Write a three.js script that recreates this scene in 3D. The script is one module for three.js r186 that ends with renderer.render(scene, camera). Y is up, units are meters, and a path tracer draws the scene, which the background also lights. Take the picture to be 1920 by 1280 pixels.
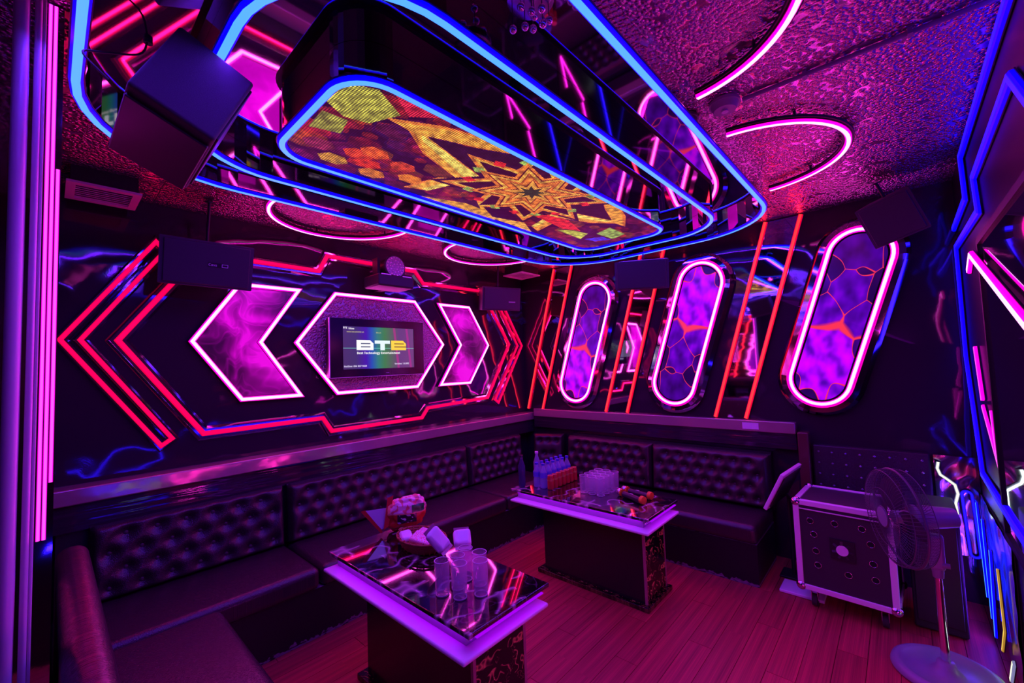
import * as THREE from 'three';
import { RectAreaLightUniformsLib } from 'three/addons/lights/RectAreaLightUniformsLib.js';
import { RoundedBoxGeometry } from 'three/addons/geometries/RoundedBoxGeometry.js';
import { mergeGeometries, mergeVertices } from 'three/addons/utils/BufferGeometryUtils.js';
import { ImprovedNoise } from 'three/addons/math/ImprovedNoise.js';

// ---------------------------------------------------------------- camera, exposure, light levels
RectAreaLightUniformsLib.init();
const scene = new THREE.Scene();
scene.background = new THREE.Color(0, 0, 0);
const camera = new THREE.PerspectiveCamera(77.81, 1.5, 0.05, 40);
camera.position.set(0, 1.6, 0);
camera.rotation.order = 'YXZ';
camera.rotation.set(THREE.MathUtils.degToRad(3.18), THREE.MathUtils.degToRad(-47.69), THREE.MathUtils.degToRad(-2.09));
const renderer = new THREE.WebGLRenderer({ antialias: true });
renderer.toneMapping = THREE.LinearToneMapping;
renderer.toneMappingExposure = 1.0;
renderer.shadowMap.enabled = true;
// neon colours: core is the tube, the band under it imitates its soft halo; lamp is the light it throws
const NEON = {
  pink: { core: [2.8, 0.92, 2.5], halo_sleeve: [2.6, 0.0, 1.1], lamp: [1, 0.005, 0.66], power: 17 },
  magenta: { core: [1.5, 0.12, 1.2], halo_sleeve: [1.2, 0.0, 0.9], lamp: [1, 0.005, 0.7], power: 9 },
  blue: { core: [0.10, 0.48, 2.4], halo_sleeve: [0.0, 0.0, 2.4], lamp: [0.13, 0.008, 1], power: 42 },
  deepblue: { core: [0.02, 0.01, 2.2], halo_sleeve: [0.0, 0.0, 1.2], lamp: [0.02, 0.005, 1], power: 6 },
  red: { core: [1.5, 0.05, 0.06], halo_sleeve: [1.1, 0.0, 0.03], lamp: [1, 0.01, 0.05], power: 9 },
  crimson: { core: [1.3, 0.0, 0.11], halo_sleeve: [0.9, 0.0, 0.06], lamp: [1, 0.005, 0.12], power: 8 },
  white: { core: [1.3, 1.3, 0.9], halo_sleeve: [0.2, 0.2, 0.4], lamp: [0.7, 1, 0.8], power: 4 },
  yellow: { core: [1.2, 0.75, 0.12], halo_sleeve: [0.4, 0.2, 0.02], lamp: [1, 0.6, 0.1], power: 1 },
};

// ---------------------------------------------------------------- helpers
const V = (x, y, z) => new THREE.Vector3(x, y, z);
const noise = new ImprovedNoise();
let rs = 12345;
const rnd = () => { rs = (Math.imul(rs, 1664525) + 1013904223) >>> 0; return rs / 4294967296; };
const taken = new Map();
function numbered(n) { const k = taken.get(n) || 0; taken.set(n, k + 1); return k ? n + '_' + String(k).padStart(3, '0') : n; }
function tag(o, label, category, group, kind) {
  o.userData.label = label; if (category) o.userData.category = category;
  if (group) o.userData.group = group; if (kind) o.userData.kind = kind;
  return o;
}
function thing(name, label, category, pos = [0, 0, 0], group, kind) {
  const g = new THREE.Group(); g.name = numbered(name); g.position.set(...pos); scene.add(g);
  return tag(g, label, category, group, kind);
}
function part(parent, name, geo, mat, pos, rot) {
  const m = new THREE.Mesh(geo, mat); m.name = parent === scene ? numbered(name) : name;
  if (pos) m.position.set(...pos); if (rot) m.rotation.set(...rot);
  m.castShadow = true; m.receiveShadow = true; parent.add(m); return m;
}
const box = (w, h, d) => new THREE.BoxGeometry(w, h, d);
const rbox = (w, h, d, r = 0.01, s = 2) => new RoundedBoxGeometry(w, h, d, s, Math.min(r, w / 2.01, h / 2.01, d / 2.01));
const cyl = (r1, r2, h, n = 24, open = false) => new THREE.CylinderGeometry(r1, r2, h, n, 1, open);
function moved(g, x, y, z) { g.translate(x, y, z); return g; }
function join(list) { return mergeGeometries(list.map((g) => { const q = g.index ? g.toNonIndexed() : g; for (const k of Object.keys(q.attributes)) if (!['position', 'normal', 'uv'].includes(k)) q.deleteAttribute(k); return q; })); }
const tubeOf = (pts, r, seg = 24, n = 8) => new THREE.TubeGeometry(new THREE.CatmullRomCurve3(pts.map((p) => V(...p))), seg, r, n);

// planar uv in metres from the two axes of a face
function planarUV(g, ax, ay, sx = 1, sy = 1) {
  const p = g.attributes.position, uv = new Float32Array(p.count * 2);
  const get = { x: (i) => p.getX(i), y: (i) => p.getY(i), z: (i) => p.getZ(i) };
  for (let i = 0; i < p.count; i++) { uv[2 * i] = get[ax](i) * sx; uv[2 * i + 1] = get[ay](i) * sy; }
  g.setAttribute('uv', new THREE.BufferAttribute(uv, 2)); return g;
}

// sweep a closed profile [[u, v]...] along points lying in a plane with normal n (mitred corners)
function sweep(pts, n, profile, closed) {
  const N = pts.length, pos = [], M = profile.length;
  const ring = pts.map((p, i) => {
    const a = closed ? pts[(i + N - 1) % N] : pts[Math.max(i - 1, 0)], b = closed ? pts[(i + 1) % N] : pts[Math.min(i + 1, N - 1)];
    let t1 = p.clone().sub(a), t2 = b.clone().sub(p);
    if (t1.lengthSq() < 1e-12) t1 = t2.clone(); if (t2.lengthSq() < 1e-12) t2 = t1.clone();
    t1.normalize(); t2.normalize();
    const s1 = t1.cross(n), s2 = t2.cross(n), m = s1.clone().add(s2);
    const k = Math.max(m.lengthSq() / 4, 0.12); m.multiplyScalar(0.5 / k);
    return profile.map(([u, v]) => p.clone().addScaledVector(m, u).addScaledVector(n, v));
  });
  const tri = (a, b, c) => pos.push(a.x, a.y, a.z, b.x, b.y, b.z, c.x, c.y, c.z);
  const last = closed ? N : N - 1;
  for (let i = 0; i < last; i++) {
    const A = ring[i], B = ring[(i + 1) % N];
    for (let j = 0; j < M; j++) { const k = (j + 1) % M; tri(A[j], B[j], B[k]); tri(A[j], B[k], A[k]); }
  }
  if (!closed) for (const [R, f] of [[ring[0], 1], [ring[N - 1], 0]]) for (let j = 1; j < M - 1; j++) f ? tri(R[0], R[j], R[j + 1]) : tri(R[0], R[j + 1], R[j]);
  const g = new THREE.BufferGeometry(); g.setAttribute('position', new THREE.Float32BufferAttribute(pos, 3));
  g.setAttribute('uv', new THREE.Float32BufferAttribute(new Float32Array(pos.length / 3 * 2), 2));
  g.computeVertexNormals(); return g;
}
const rectProfile = (w, v0, v1) => [[-w / 2, v0], [w / 2, v0], [w / 2, v1], [-w / 2, v1]];

// ---------------------------------------------------------------- textures
function canvasTex(w, h, draw, srgb = true) {
  const c = document.createElement('canvas'); c.width = w; c.height = h; const x = c.getContext('2d'); draw(x, w, h);
  const t = new THREE.CanvasTexture(c); if (srgb) t.colorSpace = THREE.SRGBColorSpace; t.wrapS = t.wrapT = THREE.RepeatWrapping; return t;
}
function dataTex(w, h, f, srgb) {
  const d = new Uint8Array(w * h * 4);
  for (let y = 0; y < h; y++) for (let x = 0; x < w; x++) { const c = f(x / w, y / h, x, y); const o = 4 * (y * w + x); for (let k = 0; k < 3; k++) d[o + k] = Math.max(0, Math.min(255, Math.round(c[k]))); d[o + 3] = 255; }
  const t = new THREE.DataTexture(d, w, h); t.magFilter = THREE.LinearFilter; t.minFilter = THREE.LinearFilter; t.wrapS = t.wrapT = THREE.RepeatWrapping;
  if (srgb) t.colorSpace = THREE.SRGBColorSpace; t.needsUpdate = true; return t;
}
// periodic value of gradient noise on a torus-like tile
function tileNoise(u, v, f, z) {
  const a = noise.noise(u * f, v * f, z), b = noise.noise((u - 1) * f, v * f, z), c = noise.noise(u * f, (v - 1) * f, z), d = noise.noise((u - 1) * f, (v - 1) * f, z);
  return (a * (1 - u) + b * u) * (1 - v) + (c * (1 - u) + d * u) * v;
}
function worley(seeds) { // periodic F1, F2
  return (u, v) => { let f1 = 9, f2 = 9; for (const s of seeds) { let dx = Math.abs(u - s[0]); dx = Math.min(dx, 1 - dx); let dy = Math.abs(v - s[1]); dy = Math.min(dy, 1 - dy); const d = dx * dx + dy * dy; if (d < f1) { f2 = f1; f1 = d; } else if (d < f2) f2 = d; } return [Math.sqrt(f1), Math.sqrt(f2)]; };
}
const hamSeeds = Array.from({ length: 520 }, () => [rnd(), rnd()]);
const hamW = worley(hamSeeds);
const hamTex = dataTex(448, 448, (u, v) => { const [a, b] = hamW(u, v); const h = 235 * Math.exp(-(a * a) / (2 * 0.0135 * 0.0135)) + 40 * tileNoise(u, v, 9, 3) + 20; return [h, h, h]; });
const waveTex = dataTex(256, 256, (u, v) => { const h = 128 + 150 * tileNoise(u, v, 3, 1.3) + 50 * tileNoise(u, v, 7, 5.1); return [h, h, h]; });
const leatherW = worley(Array.from({ length: 500 }, () => [rnd(), rnd()]));
const leatherTex = dataTex(256, 256, (u, v) => { const [a, b] = leatherW(u, v); const h = 255 * Math.min(1, (b - a) * 40) * 0.8 + 30; return [h, h, h]; });
const woodTex = dataTex(256, 1024, (u, v) => {
  const g = noise.noise(u * 26, v * 2.2, 4) * 0.5 + noise.noise(u * 90, v * 5, 8) * 0.35 + noise.noise(u * 6, v * 1.1, 2) * 0.5;
  const k = 1 + 0.34 * g; return [176 * k, 62 * k, 64 * k];
}, true);
const marbleTex = dataTex(512, 512, (u, v) => {           // black marble with pale veins
  const w = tileNoise(u, v, 4, 2) * 0.6 + tileNoise(u, v, 9, 7) * 0.3;
  const a = Math.abs(tileNoise(u, v, 5, 11 ) + w * 0.5), b = Math.abs(tileNoise(u, v, 11, 21) + w * 0.4);
  const m = 1.0 * Math.max(0, 1 - a * 7.5) * (tileNoise(u, v, 3, 31) > -0.02 ? 1 : 0.12) + 0.4 * Math.max(0, 1 - b * 20) * (tileNoise(u, v, 4, 41) > 0.08 ? 1 : 0);
  return [14 + 170 * m, 11 + 150 * m, 15 + 160 * m];
}, true);
const goldVeinTex = dataTex(512, 512, (u, v) => {
  const w = tileNoise(u, v, 5, 12);
  const a = Math.abs(tileNoise(u, v, 5, 51) + w * 0.45), b = Math.abs(tileNoise(u, v, 13, 61) + w * 0.3);
  const m = Math.max(0, 1 - a * 14) * (tileNoise(u, v, 3, 71) > 0.0 ? 1 : 0.05) + 0.6 * Math.max(0, 1 - b * 13) * (tileNoise(u, v, 4, 81) > 0.12 ? 1 : 0);
  return [12 + 220 * m, 10 + 190 * m, 12 + 90 * m];
}, true);
const scuffTex = dataTex(512, 256, (u, v) => {            // dark board, bare worn patches along its lower edge
  const e = 0.10 + 0.16 * (noise.noise(u * 22, 3, 1) + 0.5 * noise.noise(u * 60, 4, 1));
  const s = v < e * 0.75 && noise.noise(u * 30, v * 30, 5) > -0.25 ? 1 : 0;
  const n = 4 * noise.noise(u * 40, v * 40, 9);
  return s ? [120 + 8 * n, 112 + 8 * n, 125 + 8 * n] : [20 + n, 17 + n, 24 + n];
}, true);
// glowing onyx panel: big purple pebbles, dark ones, orange veins (u across, v up)
const onyxCells = [[0.45, 0.25, 1.25, 0.17], [0.12, 0.11, 0.45, 0.02], [0.40, 0.05, 0.12, 0.02], [0.75, 0.12, 0.9, 0.02], [0.94, 0.36, 0.28, 0.02], [0.28, 0.53, 0.7, 0.07], [0.82, 0.51, 0.62, 0.06],
  [0.5, 0.66, 0.6, 0.09], [0.96, 0.68, 0.10, 0.03], [0.22, 0.76, 0.10, 0.02], [0.6, 0.77, 0.14, 0.01], [0.5, 0.9, 0.36, 0.1], [0.96, 0.92, 0.2, 0.02], [0.03, 0.68, 0.3, 0.02]];
const onyxTex = dataTex(256, 640, (u, v) => {
  const uu = u + 0.02 * noise.noise(u * 4, v * 9, 1), vv = v + 0.008 * noise.noise(u * 4, v * 10, 7);
  let f1 = 9, f2 = 9, c = null;
  for (const s of onyxCells) { const dx = (uu - s[0]) * 0.42, dy = vv - s[1]; const d = Math.sqrt(dx * dx + dy * dy) - s[3]; if (d < f1) { f2 = f1; f1 = d; c = s; } else if (d < f2) f2 = d; }
  const gap = f2 - f1, patch = Math.exp(-(((uu - 0.55) / 0.42) ** 2) - (((vv - 0.455) / 0.045) ** 2));
  const vein = Math.max(0, 1 - gap / (0.0055 + 0.075 * patch));
  const cloud = 1 + 0.8 * noise.noise(u * 5, v * 12, 3) + 0.22 * noise.noise(u * 12, v * 27, 13);
  const b = Math.max(0, c[2] * cloud) ** 1.25; const hot = Math.max(0, Math.min(1, (b - 0.6) * 1.1));
  let r = 112 * Math.sqrt(Math.max(b, 0.03)) + 60 * hot, g = 2, bl = 205 * Math.sqrt(Math.max(b, 0.05)) + 20;
  const k = Math.min(1, vein * 1.4); r = r * (1 - k) + 255 * k; g = g * (1 - k) + 52 * k; bl = bl * (1 - k) + 74 * k;
  return [r, g, bl];
}, true);
// pink marble glowing in the arrow panels
const pinkTex = dataTex(512, 512, (u, v) => {
  const w = noise.noise(u * 4, v * 5, 2), w2 = noise.noise(u * 9 + w * 2, v * 9, 5);
  const a = Math.abs(noise.noise(u * 6 + w * 1.5, v * 6 + w2, 11)), b = Math.abs(noise.noise(u * 14 + w, v * 14 + w2 * 1.5, 17));
  const m = 0.74 + 0.9 * noise.noise(u * 3.1, v * 3.1, 31) + 0.35 * w2 + 0.16 * Math.max(0, 1 - a * 6) + 0.10 * Math.max(0, 1 - b * 5);
  const k = Math.max(0.16, Math.min(1.05, m));
  return [236 * k, 4 + 22 * Math.max(0, k - 0.7), 226 * k];
}, true);

// LED ceiling picture (metres: x 0..2.457 along, y 0..0.713 across from the near edge)
const ledTex = canvasTex(1976, 576, (x, w, h) => {
  const s = w / 2.457; x.fillStyle = '#16052a'; x.fillRect(0, 0, w, h);
  const P = (pts, c) => { x.fillStyle = c; x.beginPath(); pts.forEach(([a, b], i) => (i ? x.lineTo(a * s, b * s) : x.moveTo(a * s, b * s))); x.closePath(); x.fill(); };
  const cx = 1.175, cy = 0.245;
  // patches of red, plum, olive cells
  for (let i = 0; i < 260; i++) {
    const px = rnd() * 2.457, py = rnd() * 0.713, r = 0.02 + rnd() * 0.05, c = ['#5a0a30', '#86124a', '#3a0a4a', '#7a1020', '#c82418', '#b04a10', '#2a0a50'][Math.floor(rnd() * 7)];
    x.globalAlpha = 0.5; P(Array.from({ length: 6 }, (_, k) => [px + r * 1.5 * Math.cos(k * 1.047 + 0.3), py + r * Math.sin(k * 1.047 + 0.3)]), c);
  }
  x.globalAlpha = 1;
  const U = 2.457, H = 0.713, Q = (l) => l.map(([a, b]) => [a * U, b * H]);
  const olive = '#a8a23c', orange = '#e8762a', gold = '#f0a63e', red = '#e02426', green = '#8aa84a';
  P(Q([[0.012, 0.12], [0.049, 0.06], [0.104, 0.17], [0.08, 0.35], [0.043, 0.385], [0.008, 0.32]]), olive);
  P(Q([[0.014, 0.41], [0.053, 0.40], [0.062, 0.55], [0.016, 0.6]]), '#8d8a35');
  P(Q([[0.055, 0.0], [0.16, 0.0], [0.15, 0.05], [0.115, 0.15]]), '#d0203a');
  for (const [a, b, c] of [[0.115, 0.70, '#e03a1c'], [0.135, 0.62, '#f0541e'], [0.145, 0.78, '#d02a18'], [0.09, 0.86, '#b87a24'], [0.17, 0.88, '#c8681e'], [0.2, 0.66, '#c83a20'], [0.24, 0.78, '#e0721e'], [0.05, 0.74, '#7a2040']])
    P(Array.from({ length: 6 }, (_, k) => [a * U + 0.07 * Math.cos(k * 1.047), b * H + 0.05 * Math.sin(k * 1.047)]), c);
  // the great star: an open band with long arrow tips to both ends
  const star = (R, r, n, rot, c, sx = 1, sy = 1) => P(Array.from({ length: 2 * n }, (_, k) => { const a = rot + k * Math.PI / n, q = k % 2 ? r : R; return [cx + q * sx * Math.cos(a), cy + q * sy * Math.sin(a)]; }), c);
  const zig = (m, o) => [[0.09 + o * 1.3, 0.24], [0.17 + o, 0.09 + o], [0.28 + o, -0.02], [0.352 - o * 0.4, -0.02], [0.257, 0.135 - o], [0.165 + o * 0.2, 0.24], [0.345 - o * 0.3, 0.42 + o], [0.30 - o * 0.3, 0.86 - o * 2], [0.25 + o, 0.92 - o * 3], [0.276 + o * 0.4, 0.62], [0.308, 0.55], [0.197 + o * 0.4, 0.42 - o], [0.136 + o, 0.262]].map(([a, b]) => [(m ? 0.956 - a : a) * U, b * H]);
  for (const m of [0, 1]) { P(zig(m, 0), orange); P(zig(m, 0.012), '#ee9a34'); P([[0.16, 0.25], [0.345, 0.425], [0.335, 0.5], [0.30, 0.86], [0.285, 0.86], [0.315, 0.5], [0.172, 0.30]].map(([a, b]) => [(m ? 0.956 - a : a) * U, b * H]), '#f4d05a'); P([[0.17, 0.24], [0.26, 0.15], [0.35, 0.0], [0.36, 0.05], [0.33, 0.30], [0.34, 0.41]].map(([a, b]) => [(m ? 0.956 - a : a) * U, b * H]), '#1c0a24'); }
  star(0.62, 0.36, 8, 0.2, '#220a2a', 1.0, 0.72); star(0.56, 0.32, 8, 0.2, orange, 1, 0.72); star(0.51, 0.29, 8, 0.2, '#e8a83c', 1, 0.72); star(0.47, 0.26, 8, 0.2, '#280a22', 1, 0.72);
  for (let k = 0; k < 16; k++) { const a = 0.2 + (k + 0.5) * Math.PI / 8, q = 0.40; P(Array.from({ length: 4 }, (_, j) => [cx + q * Math.cos(a) + 0.045 * Math.cos(a + j * 1.571), cy + 0.72 * q * Math.sin(a) + 0.03 * Math.sin(a + j * 1.571)]), k % 2 ? green : red); }
  star(0.40, 0.23, 8, 0.0, orange, 1, 0.75); star(0.35, 0.2, 8, 0.0, '#5a1418', 1, 0.75); star(0.33, 0.185, 8, 0.0, gold, 1, 0.75); star(0.28, 0.15, 8, 0.0, '#b0481e', 1, 0.75);
  star(0.255, 0.135, 8, 0.0, orange, 1, 0.75); star(0.2, 0.1, 8, 0.1, '#6a2018', 1, 0.75); star(0.185, 0.085, 8, 0.1, '#e8973a', 1, 0.75); star(0.10, 0.045, 8, 0.0, '#182c1c', 1, 0.8);
  P(Q([[0.60, 0.66], [0.74, 0.70], [0.80, 0.62], [0.70, 0.52], [0.62, 0.56]]), red); P(Q([[0.74, 0.76], [0.87, 0.78], [0.84, 0.62], [0.78, 0.66]]), '#b8bc3c');
  P(Q([[0.86, 0.56], [0.95, 0.54], [0.93, 0.36], [0.84, 0.36]]), green); P(Q([[0.88, 0.76], [0.93, 0.72], [0.95, 0.56], [0.90, 0.58]]), '#2a28e0');
  P(Q([[0.30, 0.98], [0.45, 0.80], [0.55, 0.98]]), '#d8901e'); P(Q([[0.5, 0.95], [0.62, 0.84], [0.7, 0.98]]), gold); P(Q([[0.36, 0.84], [0.42, 0.76], [0.46, 0.86]]), '#2c1030');
  // speckle and the dot raster of the module
  const im = x.getImageData(0, 0, w, h), d = im.data;
  for (let j = 0; j < h; j++) for (let i = 0; i < w; i++) {
    const o = 4 * (j * w + i), u = (i % 8) / 8 - 0.44, v = (j % 8) / 8 - 0.44, q = Math.max(0, 1 - (u * u + v * v) * 3.6);
    const n = 0.82 + 0.5 * noise.noise((i >> 3) * 0.31, (j >> 3) * 0.31, 3);
    for (let k = 0; k < 3; k++) d[o + k] = Math.min(255, d[o + k] * (0.30 + 0.9 * q) * n);
  }
  x.putImageData(im, 0, 0);
});
const tvTex = canvasTex(1024, 540, (x, w, h) => {
  let g = x.createLinearGradient(0, 0, w, 0);
  for (const [p, c] of [[0, '#4a2f6c'], [0.16, '#43306e'], [0.3, '#4418a8'], [0.38, '#1c50b0'], [0.46, '#1e7a7a'], [0.56, '#2f7a40'], [0.68, '#4c5a58'], [0.78, '#5c3a78'], [1, '#66407c']]) g.addColorStop(p, c);
  x.fillStyle = g; x.fillRect(0, 0, w, h);
  for (const [a, b, c] of [[0.7, 0.76, 'rgba(210,40,140,0.55)'], [0.89, 0.95, 'rgba(210,40,150,0.5)']]) { x.strokeStyle = c; x.lineWidth = 34; x.beginPath(); x.moveTo(a * w, 0); x.lineTo(b * w, h); x.stroke(); }
  x.fillStyle = 'rgba(120,230,200,0.55)'; x.fillRect(0, h * 0.50, w, 12);
  const B = (px, c) => { x.fillStyle = c; x.beginPath(); x.moveTo(px, 170); x.lineTo(px + 185, 170); x.lineTo(px + 232, 212); x.lineTo(px + 232, 300); x.lineTo(px, 300); x.closePath(); x.fill(); };
  B(178, '#ffffff'); B(668, '#ffd838');
  x.fillStyle = '#5a6080'; x.fillRect(236, 208, 130, 14); x.fillRect(236, 250, 130, 14); x.fillStyle = '#8a6a20'; x.fillRect(716, 206, 150, 15); x.fillRect(716, 248, 184, 15);
  x.fillStyle = '#e8fbff'; x.fillRect(428, 172, 222, 42); x.fillRect(508, 172, 66, 130);
  x.fillStyle = '#ffffff'; x.font = 'bold 41px sans-serif'; x.fillText('Best Technology Entertainment', 180, 352, 710);
  x.font = 'bold 30px sans-serif'; x.fillText('BTE', 6, 30); x.fillText('VNeo', 74, 38);
  x.font = '26px sans-serif'; x.fillStyle = '#e6d890'; x.fillText('www.karaokebte.vn', 50, 76, 380); x.fillText('bte.vn', 450, 78, 240);
  x.font = 'bold 30px sans-serif'; x.fillStyle = '#e8e0ff'; x.fillText('Hotline: 094 807 9669', 10, 514, 350); x.fillText('Version: 1.0.002', 716, 494, 290);
});
const bagTex = dataTex(256, 256, (u, v) => {
  const n = noise.noise(u * 9, v * 9, 3);
  if (v > 0.56 && u > 0.15) { if (u > 0.62 && u < 0.9 && v < 0.78) return [40, 150, 60]; return n > 0.1 ? [240, 120, 110] : [250, 205, 200]; }
  if (v > 0.53) return [250, 180, 120];
  if (u > 0.3 && u < 0.72 && v > 0.25) return n > 0.28 ? [235, 225, 235] : [56, 10, 50];
  if (u > 0.72) return [225, 60, 40];
  return [205, 16, 34];
}, true);
const wrapTex = dataTex(128, 128, (u, v) => { const n = noise.noise(u * 16, v * 16, 8); return n > 0.15 ? [250, 90, 130] : [252, 228, 236]; }, true);

// ---------------------------------------------------------------- materials
const std = (o) => new THREE.MeshStandardMaterial(o);
const phy = (o) => new THREE.MeshPhysicalMaterial(o);
const C = (r, g, b) => new THREE.Color().setRGB(r, g, b);
const rep = (t, a, b) => { const k = t.clone(); k.repeat.set(a, b); k.needsUpdate = true; return k; };
const M = {
  blackGloss: phy({ color: C(0.034, 0.015, 0.034), roughness: 0.05, bumpMap: rep(waveTex, 1.3, 1.3), bumpScale: 0.0045, ior: 1.6 }),
  mirror: std({ color: C(0.62, 0.58, 0.62), metalness: 1, roughness: 0.04, bumpMap: rep(waveTex, 2.2, 2.2), bumpScale: 0.0016 }),
  canopyMirror: std({ color: C(0.56, 0.5, 0.54), metalness: 1, roughness: 0.03 }),
  steel: std({ color: C(0.7, 0.68, 0.72), metalness: 1, roughness: 0.16 }),
  satinTube: std({ color: C(0.8, 0.74, 0.82), metalness: 0.05, roughness: 0.36 }),
  flatMirror: std({ color: C(0.6, 0.56, 0.6), metalness: 1, roughness: 0.03 }),
  goldTrim: std({ color: C(0.55, 0.42, 0.33), metalness: 0.45, roughness: 0.14, bumpMap: rep(waveTex, 3, 3), bumpScale: 0.003 }),
  hammered: std({ color: C(0.62, 0.38, 0.54), metalness: 0.9, roughness: 0.25, bumpMap: rep(hamTex, 3.1, 3.1), bumpScale: 0.006 }),
  hexPanel: std({ color: C(0.34, 0.28, 0.36), metalness: 0.7, roughness: 0.36, bumpMap: rep(hamTex, 3.5, 3.5), bumpScale: 0.006 }),
  darkWall: std({ color: C(0.02, 0.017, 0.024), roughness: 0.55 }),
  blackSatin: std({ color: C(0.007, 0.006, 0.009), roughness: 0.3 }),
  blackPaint: std({ color: C(0.012, 0.012, 0.014), roughness: 0.5 }),
  leather: phy({ color: C(0.034, 0.013, 0.024), roughness: 0.27, bumpMap: rep(leatherTex, 7, 7), bumpScale: 0.0012, clearcoat: 0.35, clearcoatRoughness: 0.3 }),
  leatherButton: phy({ color: C(0.05, 0.035, 0.045), roughness: 0.35 }),
  baseBoard: std({ map: scuffTex, roughness: 0.5 }),
  marble: phy({ map: rep(marbleTex, 1.6, 1.6), roughness: 0.06, clearcoat: 1, clearcoatRoughness: 0.02 }),
  blackMarble: phy({ map: rep(goldVeinTex, 4.5, 4.5), roughness: 0.16 }),
  pedestalSide: phy({ color: C(0.012, 0.011, 0.014), roughness: 0.2 }),
  acrylic: phy({ color: C(0.86, 0.84, 0.88), roughness: 0.22 }),
  whitePlastic: std({ color: C(0.78, 0.77, 0.8), roughness: 0.4 }),
  glass: phy({ color: C(0.95, 0.95, 0.97), roughness: 0.07, transmission: 0.84, thickness: 0, ior: 1.45 }),
  glassRim: phy({ color: C(0.92, 0.9, 0.95), roughness: 0.08, transmission: 0.3, thickness: 0 }),
  glassPane: phy({ color: C(0.9, 0.9, 0.92), roughness: 0.02, transmission: 1, thickness: 0 }),
  bottle: phy({ color: C(0.72, 0.8, 1), roughness: 0.08, transmission: 0.7, thickness: 0, ior: 1.4 }),
  cabinet: std({ color: C(0.045, 0.04, 0.05), roughness: 0.6, bumpMap: rep(leatherTex, 10, 10), bumpScale: 0.0006 }),
  grille: std({ color: C(0.05, 0.045, 0.055), roughness: 0.45, metalness: 0.3 }),
  casePanel: std({ color: C(0.035, 0.032, 0.042), roughness: 0.45 }),
  aluminium: std({ color: C(0.9, 0.88, 0.92), metalness: 0.12, roughness: 0.36 }),
  rubber: std({ color: C(0.03, 0.03, 0.03), roughness: 0.7 }),
  hole: std({ color: C(0.004, 0.004, 0.004), roughness: 0.9 }),
  fanPlastic: std({ color: C(0.26, 0.32, 0.32), roughness: 0.35 }),
  fanWire: std({ color: C(0.09, 0.10, 0.10), roughness: 0.4 }),
  fanBlade: phy({ color: C(0.12, 0.11, 0.13), roughness: 0.25, transmission: 0.55, thickness: 0 }),
  chrome: std({ color: C(0.75, 0.75, 0.78), metalness: 1, roughness: 0.12 }),
  wicker: std({ color: C(0.36, 0.12, 0.04), roughness: 0.6 }),
  bag: phy({ map: bagTex, roughness: 0.25, clearcoat: 0.6, clearcoatRoughness: 0.15 }),
  bagRed: phy({ color: C(0.62, 0.01, 0.03), roughness: 0.25, clearcoat: 0.5 }),
  bagInside: std({ color: C(0.75, 0.72, 0.78), metalness: 0.5, roughness: 0.3 }),
  wrap: phy({ map: wrapTex, roughness: 0.3 }),
  paper: std({ color: C(0.85, 0.83, 0.86), roughness: 0.6 }),
  printed: std({ color: C(0.25, 0.06, 0.14), roughness: 0.5 }),
  orangeRing: std({ color: C(0.95, 0.36, 0.02), roughness: 0.5 }),
  mic: std({ color: C(0.03, 0.03, 0.045), roughness: 0.3 }),
  canRed: phy({ color: C(0.62, 0.04, 0.03), roughness: 0.22, clearcoat: 0.5 }),
  canGold: phy({ color: C(0.8, 0.42, 0.12), metalness: 0.5, roughness: 0.28 }),
  capBlue: std({ color: C(0.05, 0.08, 0.6), roughness: 0.4 }),
  labelBlue: std({ color: C(0.12, 0.14, 0.7), roughness: 0.4 }),
  crystal: phy({ color: C(0.9, 0.88, 0.95), roughness: 0.05, metalness: 0.8 }),
  disc: std({ color: C(0.4, 0.38, 0.45), roughness: 0.4 }),
  pipe: std({ color: C(0.32, 0.28, 0.38), roughness: 0.5 }),
  brownPost: phy({ color: C(0.12, 0.05, 0.04), roughness: 0.2 }),
  channel: std({ color: C(0.05, 0.045, 0.055), metalness: 0.6, roughness: 0.3 }),
  channelMirror: std({ color: C(0.6, 0.56, 0.6), metalness: 1, roughness: 0.06, bumpMap: rep(waveTex, 4, 4), bumpScale: 0.003 }),
  onyx: std({ color: C(0.02, 0.0, 0.03), roughness: 0.2, emissive: C(1, 1, 1), emissiveMap: onyxTex, emissiveIntensity: 1.05 }),
  pinkPanel: std({ color: C(0.03, 0.0, 0.03), roughness: 0.2, emissive: C(1, 1, 1), emissiveMap: pinkTex, emissiveIntensity: 0.85 }),
  led: std({ color: C(0, 0, 0), roughness: 0.6, emissive: C(1, 1, 1), emissiveMap: ledTex, emissiveIntensity: 2.6 }),
  tv: std({ color: C(0, 0, 0), roughness: 0.2, emissive: C(1, 1, 1), emissiveMap: tvTex, emissiveIntensity: 1.0 }),
};
const glow = { shelf: std({ color: C(0, 0, 0), emissive: C(0.4, 0.0, 0.9), emissiveIntensity: 1 }) };
for (const k of Object.keys(NEON)) glow[k] = { core: std({ color: C(0, 0, 0), roughness: 0.5, emissive: C(...NEON[k].core), emissiveIntensity: 1 }), halo_sleeve: std({ color: C(0.02, 0.02, 0.02), roughness: 0.5, emissive: C(...NEON[k].halo_sleeve), emissiveIntensity: 1 }) };

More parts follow.
